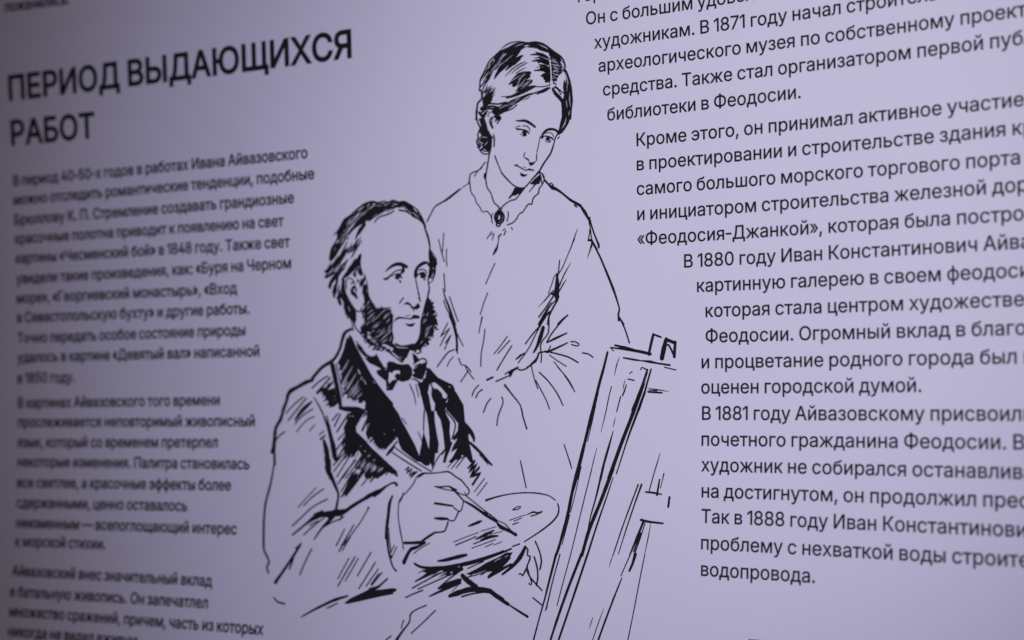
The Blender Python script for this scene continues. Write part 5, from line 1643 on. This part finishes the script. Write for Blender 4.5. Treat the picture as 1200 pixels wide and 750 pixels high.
0P -1734 -1395 -1655 -1323 -1581 -1305 -1570 -1315 -1471 -1286 -1383 -1287 -1364 -1302 -1421 -1334 -1477 -1338 -1525 -1376 -1558 -1396 -1532 -1348 -1580 -1341 -1650 -1366
0S -1843 -1474 11 -1722 -1388 19 -1652 -1350 33""",
 'seated_man/trousers': """0S -1163 -1857 50 -1060 -1841 43 -915 -1814 24
0P -697 -1672 -627 -1659 -495 -1644 -362 -1636 -358 -1658 -408 -1682 -456 -1670 -512 -1680 -531 -1667 -567 -1678 -624 -1700 -684 -1684
0S -753 -1751 9 -662 -1707 23 -587 -1675 25
0S -771 -1795 11 -660 -1739 10 -530 -1679 10
0S -723 -1798 10 -583 -1741 10 -436 -1680 10
0S -554 -1786 12 -471 -1721 12 -358 -1648 11
0S -664 -1746 8 -614 -1713 8 -549 -1683 7
0S -554 -1786 15 -469 -1754 37 -376 -1722 26
0S -626 -1842 9 -523 -1798 20 -374 -1740 17
0S -362 -1692 30 -322 -1721 37 -243 -1762 38
0S -459 -1830 24 -391 -1807 37 -299 -1780 36 -207 -1777 30 -130 -1777 27
0S -357 -1829 14 -279 -1807 11 -174 -1790 9
0S -130 -1777 26 -78 -1803 21 -22 -1829 22
0S -824 -1860 11 -759 -1832 11 -682 -1804 11
0S -438 -1800 6 -389 -1754 6
0P -334 -1681 -231 -1634 -177 -1602 -79 -1561 -16 -1528 37 -1523 16 -1557 26 -1558 -2 -1589 -71 -1651 -116 -1679 -154 -1702 -156 -1682 -121 -1653 -146 -1659 -169 -1649 -254 -1675 -305 -1686
1S -112 -1593 1 -77 -1573 4 -50 -1565 1
1S -28 -1560 1 -12 -1552 3 3 -1544 1
0S -321 -1645 9 -258 -1618 9 -195 -1593 9
0S -318 -1700 8 -254 -1684 8 -173 -1656 8
0S -150 -1694 17 -73 -1650 24 26 -1601 15
0S -40 -1669 15 34 -1616 23 94 -1555 34 133 -1486 23
0S 131 -1488 11 154 -1501 13 151 -1538 13 174 -1544 12 170 -1566 13 154 -1603 12
0S 155 -1610 12 134 -1647 12 122 -1670 11 108 -1659 11 92 -1660 10
0S 146 -1625 11 171 -1667 11 226 -1715 11 277 -1755 10
0S 170 -1660 11 195 -1709 12 183 -1724 10 173 -1714 11
0S 205 -1546 13 230 -1607 13 240 -1671 13 231 -1725 13
0S 209 -1447 12 243 -1505 12 263 -1569 13 253 -1624 13
0S 150 -1603 10 170 -1653 10
0S -235 -1780 41 -175 -1777 37 -129 -1782 32
0S -129 -1782 32 -63 -1820 26 19 -1857 24
0S 19 -1857 10 94 -1891 15 174 -1925 18
0S 209 -1805 10 278 -1845 10
0S -644 -1901 10 -713 -1927 10 -759 -1952 13 -778 -1979 14 -778 -2017 13 -844 -2095 17 -880 -2146 24
0S -829 -2009 10 -839 -2039 10 -844 -2063 10
0S -568 -1930 10 -659 -2009 10 -758 -2091 10
0S -927 -2119 10 -970 -2150 10
0S -731 -1693 4 -686 -1676 9 -641 -1665 4
0S -683 -1707 5 -649 -1690 9 -614 -1677 4
0S -651 -1706 5 -630 -1698 11 -608 -1691 5
0S -645 -1700 4 -614 -1689 8 -585 -1679 4
0S -648 -1708 4 -608 -1688 9 -569 -1666 4
0S -612 -1696 5 -589 -1688 11 -565 -1678 5
0S -603 -1704 4 -565 -1693 9 -526 -1680 4
0S -559 -1690 4 -530 -1683 8 -501 -1675 4
0S -549 -1709 5 -505 -1689 11 -461 -1670 5
0S -498 -1699 4 -477 -1688 8 -456 -1679 4
0S -497 -1693 4 -476 -1681 8 -456 -1671 4
0S -469 -1701 4 -441 -1684 8 -411 -1666 4
0S -459 -1693 4 -421 -1682 8 -384 -1666 4
0S -454 -1684 5 -429 -1676 11 -405 -1668 5
0S -314 -1702 4 -274 -1675 8 -235 -1648 4
0S -296 -1682 4 -266 -1664 8 -240 -1648 4
0S -273 -1666 4 -248 -1658 10 -223 -1649 4
0S -218 -1685 4 -194 -1670 8 -169 -1653 4
0S -204 -1680 5 -183 -1665 10 -164 -1649 5
0S -210 -1672 4 -165 -1655 8 -124 -1636 4
0S -174 -1663 5 -135 -1643 10 -96 -1630 5
0S -137 -1641 4 -109 -1624 8 -83 -1609 4
0S -136 -1647 4 -106 -1624 8 -72 -1605 4
0S -121 -1628 4 -90 -1619 7 -61 -1606 4
0S -95 -1625 4 -53 -1601 9 -11 -1579 4
0S -93 -1626 4 -52 -1606 8 -10 -1581 4
0S -69 -1601 4 -26 -1580 9 16 -1551 4
0S -37 -1576 4 -7 -1555 10 17 -1537 4""",
 'seated_man/hand': """0S -770 -1048 11 -722 -1025 14 -655 -1024 10 -579 -1017 9 -503 -1011 12 -446 -1043 12 -398 -1065 12 -359 -1102 11 -335 -1124 12 -332 -1147 12 -348 -1162 9 -376 -1163 9 -423 -1149 9 -452 -1134 10
0S -619 -1111 8 -566 -1114 13 -500 -1107 10 -462 -1123 14 -433 -1130 10
0S -604 -1115 8 -537 -1128 8 -459 -1138 8
0S -500 -1109 10 -462 -1127 18 -423 -1160 13 -375 -1200 11
0S -612 -1224 18 -533 -1231 15 -460 -1238 13
0S -455 -1248 10 -419 -1269 9 -398 -1271 10 -382 -1242 11 -375 -1200 11
0S -610 -1324 13 -558 -1325 22 -501 -1325 18
0S -506 -1327 10 -463 -1338 10 -440 -1326 11 -416 -1279 12
0S -498 -1343 10 -504 -1374 10 -521 -1404 9 -563 -1413 8 -601 -1418 8
0S -601 -1418 14 -638 -1439 16 -694 -1471 18
0S -770 -1048 10 -806 -1107 10 -863 -1162 9 -889 -1182 9 -910 -1209 10 -918 -1233 10 -920 -1310 10 -907 -1379 10 -883 -1466 10
0S -909 -1221 11 -889 -1190 11 -884 -1163 12
0S -755 -1050 14 -713 -1026 14
0S -907 -1375 9 -889 -1436 9 -862 -1540 9
0S -857 -1497 20 -789 -1495 20 -732 -1490 23 -682 -1488 17
0S -713 -1479 12 -657 -1447 16 -601 -1418 16
0S -601 -1418 12 -545 -1413 12 -517 -1400 13 -498 -1351 14
0S -682 -1489 16 -749 -1522 21 -797 -1536 27 -824 -1571 28 -854 -1627 35
0S -776 -1567 8 -720 -1529 8 -643 -1490 8""",
 'palette': """0S -764 -1631 16 -713 -1651 20 -627 -1655 22 -495 -1643 23 -356 -1615 22 -219 -1579 20 -101 -1543 18 -39 -1520 16
0S -570 -1607 11 -497 -1595 25 -405 -1572 28 -334 -1556 18
0S -445 -1477 7 -346 -1440 7 -245 -1406 6
0S -227 -1398 6 -103 -1363 6
0S -427 -1496 9 -336 -1462 9 -261 -1433 9
0S -266 -1452 8 -189 -1419 24 -120 -1388 10
0S -281 -1482 9 -170 -1444 9 -84 -1423 9
0S -153 -1414 6 -52 -1393 6
0S -225 -1456 10 -152 -1431 23 -89 -1423 13
0S -294 -1511 7 -187 -1475 7 -104 -1446 7
0S -186 -1499 7 -123 -1472 7
0S -118 -1483 6 -53 -1460 6
0S -329 -1368 8 -294 -1356 20 -248 -1339 22 -219 -1329 8
0S -192 -1194 18 -121 -1173 13 -30 -1153 9 60 -1141 9 149 -1136 10 238 -1140 10 310 -1154 8 356 -1180 8
0S 372 -1200 9 385 -1232 12 375 -1276 13 333 -1321 12 264 -1370 12 195 -1412 10 123 -1453 8
0S 32 -1486 10 88 -1468 10
0S 23 -1251 8 54 -1232 8 89 -1228 9 68 -1245 8 23 -1251 8
0S 1 -1319 6 65 -1298 6 127 -1280 6
0S 37 -1323 7 97 -1301 7
0S 26 -1345 8 73 -1331 8
0S 136 -1279 6 189 -1259 13 216 -1265 11 255 -1256 11
0S 168 -1286 9 207 -1277 9 255 -1256 9
0S 24 -1501 13 -34 -1524 15 -150 -1565 17 -259 -1600 18 -378 -1627 23""",
 'paintbrush/handle': """3P -970 -851 -812 -932 -644 -1013 -732 -1011 -870 -945 -981 -887
4S -1033 -906 11 -1009 -873 11 -942 -810 11
4S -1028 -904 10 -994 -880 10 -980 -865 11 -966 -840 11
4S -979 -888 11 -870 -943 11 -732 -1009 10
4S -965 -849 9 -871 -903 9 -753 -963 9 -644 -1013 9""",
 'paintbrush/shaft': """4S -357 -1166 8 -272 -1217 8 -177 -1274 8 -91 -1325 8
4S -375 -1200 10 -289 -1236 19 -186 -1291 21 -100 -1332 15
4S -367 -1144 7 -350 -1167 6
4S -196 -1267 13 -177 -1285 13
4S -163 -1281 9 -97 -1321 9
4S -93 -1323 6 -33 -1343 7 14 -1382 7 57 -1404 7
4S -99 -1333 11 -68 -1363 26 -22 -1378 25 15 -1393 17 58 -1410 23
3S -37 -1358 1 -14 -1369 4 5 -1383 1
4S -24 -1347 6 24 -1391 6
4S -185 -1296 11 -115 -1328 11""",
 'easel': """0S 739 -230 17 709 -335 19 674 -444 21 630 -604 26
0S 760 -201 9 802 -206 11 887 -216 18 987 -233 19 1057 -249 19
0S 794 -187 14 870 -203 16 937 -222 19
0S 762 -201 8 784 -223 8
0S 1043 -251 20 1060 -183 20 1077 -124 18
0S 1074 -124 14 1132 -144 13
0S 1138 -277 34 1152 -217 33 1169 -157 25
0S 1169 -157 16 1234 -180 16
0S 1227 -269 23 1230 -222 22 1234 -178 20
0S 1156 -203 13 1185 -193 13 1221 -254 14
0S 1173 -168 8 1226 -188 8
0S 857 -268 11 937 -282 14 987 -289 8 1053 -297 19 1103 -307 11 1195 -321 14
0S 1156 -333 8 1239 -352 8
0S 828 -261 3 807 -315 9 790 -380 3
0S 985 -346 10 994 -331 9 1030 -349 9
0S 1033 -347 14 1002 -440 25 965 -526 29 930 -601 29
0S 1060 -344 12 1031 -433 13 1006 -512 15 970 -601 17
1S 1041 -362 1 1027 -397 3 1012 -433 1
0S 1033 -462 3 1103 -473 9 1187 -485 3
0S 1037 -485 11 1140 -493 11
0S 1046 -475 8 1103 -480 8
0S 902 -370 7 922 -356 7
0S 891 -404 9 937 -413 9
0S 870 -406 3 861 -439 7 852 -472 3
0S 880 -439 7 864 -482 11 852 -508 11
0S 839 -514 7 813 -598 7
0S 769 -450 8 748 -524 8 732 -598 8
0S 665 -484 22 621 -633 28 580 -778 23 540 -924 28 509 -1037 34
0S 651 -573 7 622 -691 7 593 -800 7
0S 761 -481 3 724 -626 8 693 -741 3
0S 664 -838 3 639 -930 8 611 -1039 3
0S 862 -489 10 851 -507 10
0S 837 -514 8 808 -611 8
0S 799 -646 3 791 -678 7 782 -709 3
0S 784 -735 6 752 -835 16 720 -936 18 696 -1033 19
0S 983 -486 27 918 -647 27 845 -813 27 758 -1032 29
0S 1015 -487 18 951 -640 18 894 -776 13 813 -1003 7
0S 1131 -864 3 1104 -945 9 1077 -1026 3
0S 1158 -994 8 1150 -1028 8
0S 1042 -489 8 1140 -495 8
0S 549 -960 7 525 -1040 7
0S 528 -975 34 484 -1124 25 453 -1270 25 399 -1459 21 374 -1528 19
0S 541 -986 7 510 -1124 7 474 -1253 7
0S 469 -1269 7 417 -1460 7
0S 399 -1445 9 400 -1482 9
0S 628 -973 8 572 -1180 8 484 -1523 8
0S 710 -972 19 665 -1149 13 630 -1264 10 607 -1367 6
0S 786 -971 27 700 -1177 26 620 -1357 26 570 -1520 22
0S 789 -1024 6 750 -1132 10 679 -1320 13 611 -1518 15
0S 822 -974 8 812 -1000 8
0S 974 -1067 11 919 -1199 10 857 -1356 10 802 -1510 8
0S 999 -1065 14 952 -1184 11 890 -1355 9 841 -1501 6
0S 1096 -966 8 1054 -1105 8
0S 1029 -1111 12 1091 -1115 14 1146 -1123 8
0S 1128 -1032 12 1111 -1128 14
0S 1160 -995 6 1135 -1084 6
0S 1201 -1139 16 1193 -1198 16
0S 1000 -1284 17 1054 -1293 15 1159 -1300 11
0S 1017 -1294 16 974 -1394 19 924 -1504 10
0S 1029 -1301 8 999 -1393 8 957 -1503 8
0S 1000 -1365 12 953 -1482 12
0S 1071 -1299 3 1053 -1398 8 1030 -1503 3
0S 373 -1521 19 338 -1655 17 309 -1771 15
0S 405 -1520 8 357 -1690 8 317 -1870 8
0S 486 -1516 8 436 -1693 8 397 -1842 8
0S 567 -1513 22 480 -1719 20 405 -1921 19 359 -2061 15
0S 613 -1511 16 525 -1759 16 420 -2057 15
0S 803 -1502 3 789 -1543 7 775 -1584 3
0S 930 -1497 8 890 -1579 8 865 -1634 8
0S 965 -1495 23 947 -1555 19 925 -1600 14
0S 873 -1645 7 822 -1763 13 763 -1912 14 717 -2036 14
0S 1034 -1492 8 1000 -1663 8 967 -1844 8 933 -2021 8
0S 671 -1896 3 659 -1932 7 648 -1967 3
0S 748 -1839 3 713 -1929 7 675 -2039 7
0S 375 -1521 17 338 -1662 15 302 -1800 13 269 -1916 11 229 -2070 13
0S 403 -1520 8 357 -1683 8 310 -1880 8""",
}


def smooth_path(p):
    """Catmull-Rom through (u, v, w)"""
    if len(p) < 3:
        return [p[0]] + [tuple(p[0][c] + (p[1][c] - p[0][c]) * k / 8 for c in range(3)) for k in range(1, 9)]
    out = []
    for i in range(len(p) - 1):
        a, b, c, d = p[max(i - 1, 0)], p[i], p[i + 1], p[min(i + 2, len(p) - 1)]
        L = math.hypot(c[0] - b[0], c[1] - b[1])
        n = max(2, min(9, int(L / 25)))
        for k in range(n):
            t = k / n
            q = []
            for e in range(3):
                q.append(0.5 * (2 * b[e] + (c[e] - a[e]) * t + (2 * a[e] - 5 * b[e] + 4 * c[e] - d[e]) * t * t
                                + (3 * b[e] - a[e] - 3 * c[e] + d[e]) * t ** 3))
            q[2] = b[2] + (c[2] - b[2]) * t
            out.append(tuple(q))
    out.append(p[-1])
    return out


def straight_path(p):
    out = []
    for b, c in zip(p, p[1:]):
        for k in range(4):
            out.append(tuple(b[e] + (c[e] - b[e]) * k / 4 for e in range(3)))
    out.append(p[-1])
    return out


rng = random.Random(4)


def bunches(lines, gap=180):
    """groups of strokes that lie close together (gap in 0.1 mm)"""
    rows = []
    for ln in lines:
        head, *nums = ln.split()
        n = [float(k) for k in nums]
        step = 2 if head[1] == 'P' else 3
        rows.append((ln, [(n[i], n[i + 1]) for i in range(0, len(n), step)]))
    groups = []
    for ln, pts in rows:
        near = [g for g in groups
                if any(math.hypot(p[0] - q[0], p[1] - q[1]) < gap for p in pts for q in g[1])]
        new = [[ln], list(pts)]
        for g in near:
            new[0] = g[0] + new[0]
            new[1] += g[1]
            groups.remove(g)
        groups.append(new)
    return ['\n'.join(g[0]) for g in groups]


def pen_strokes(text, want_white):
    vs, fs = [], []
    for ln in text.split('\n'):
        head, *nums = ln.split()
        layer, kind = int(head[0]), head[1]
        if (layer in (1, 3)) != want_white:
            continue
        n = [float(k) for k in nums]
        h = 0.0001 + layer * 0.00008
        if kind == 'P':
            pv, pf = fill([[(n[i], n[i + 1]) for i in range(0, len(n), 2)]])
            b = len(vs)
            vs += [surf(x * 1e-4, y * 1e-4, h) for x, y in pv]
            fs += [tuple(b + k for k in t) for t in pf]
            continue
        p = [(n[i], n[i + 1], n[i + 2]) for i in range(0, len(n), 3)]
        path = straight_path(p) if kind == 'Z' else smooth_path(p)
        # direction, jitter of a hand-held pen, rounded ends
        pts = []
        m = len(path)
        for i, (u, v, wd) in enumerate(path):
            a, b = path[max(i - 1, 0)], path[min(i + 1, m - 1)]
            t = Vector((b[0] - a[0], b[1] - a[1]))
            if t.length < 1e-6:
                t = Vector((1, 0))
            t.normalize()
            wd = max(wd, 1.0) * (1 + rng.uniform(-0.07, 0.07))
            pts.append((Vector((u, v)), t, wd / 2))
        f, l = pts[0], pts[-1]
        caps0 = [(f[0] - f[1] * f[2] * 0.9, f[1], f[2] * 0.3), (f[0] - f[1] * f[2] * 0.5, f[1], f[2] * 0.82)]
        caps1 = [(l[0] + l[1] * l[2] * 0.5, l[1], l[2] * 0.82), (l[0] + l[1] * l[2] * 0.9, l[1], l[2] * 0.3)]
        pts = caps0 + pts + caps1
        b = len(vs)
        for (q, t, r) in pts:
            nn = Vector((-t.y, t.x))
            for s in (1, -1):
                e = q + nn * r * s
                vs.append(surf(e.x * 1e-4, e.y * 1e-4, h))
        for i in range(len(pts) - 1):
            k = b + 2 * i
            fs.append((k, k + 1, k + 3, k + 2))
    return vs, fs


FIGURES = {
    'standing_woman': ('dress', "ink drawing of a standing woman with parted dark hair, looking down"),
    'seated_man': ('jacket', "ink drawing of a seated bearded man in a dark jacket and bow tie"),
    'palette': (None, "ink drawing of an oval artist's palette"),
    'paintbrush': ('shaft', "ink drawing of a slim paintbrush held over the palette"),
    'easel': (None, "ink drawing of a tall leaning easel"),
}
for fig, (main, label) in FIGURES.items():
    key = fig + '/' + main if main else fig
    v, f = pen_strokes(INK[key], False)
    body = link(fig, v, f, LINE_INK, panel, label)
    for k in INK:
        if k != key and not k.startswith(fig + '/'):
            continue
        if k != key:
            parts = bunches(INK[k].split('\n')) if k.endswith('skirt') else [INK[k]]
            for part in parts:
                v, f = pen_strokes(part, False)
                if f:
                    link(k.split('/')[1], v, f, LINE_INK, body)
        white = [ln for ln in INK[k].split('\n') if ln[0] in '13']
        for part in bunches(white):
            v, f = pen_strokes(part, True)
            link("paper_highlight", v, f, PAPER, body)
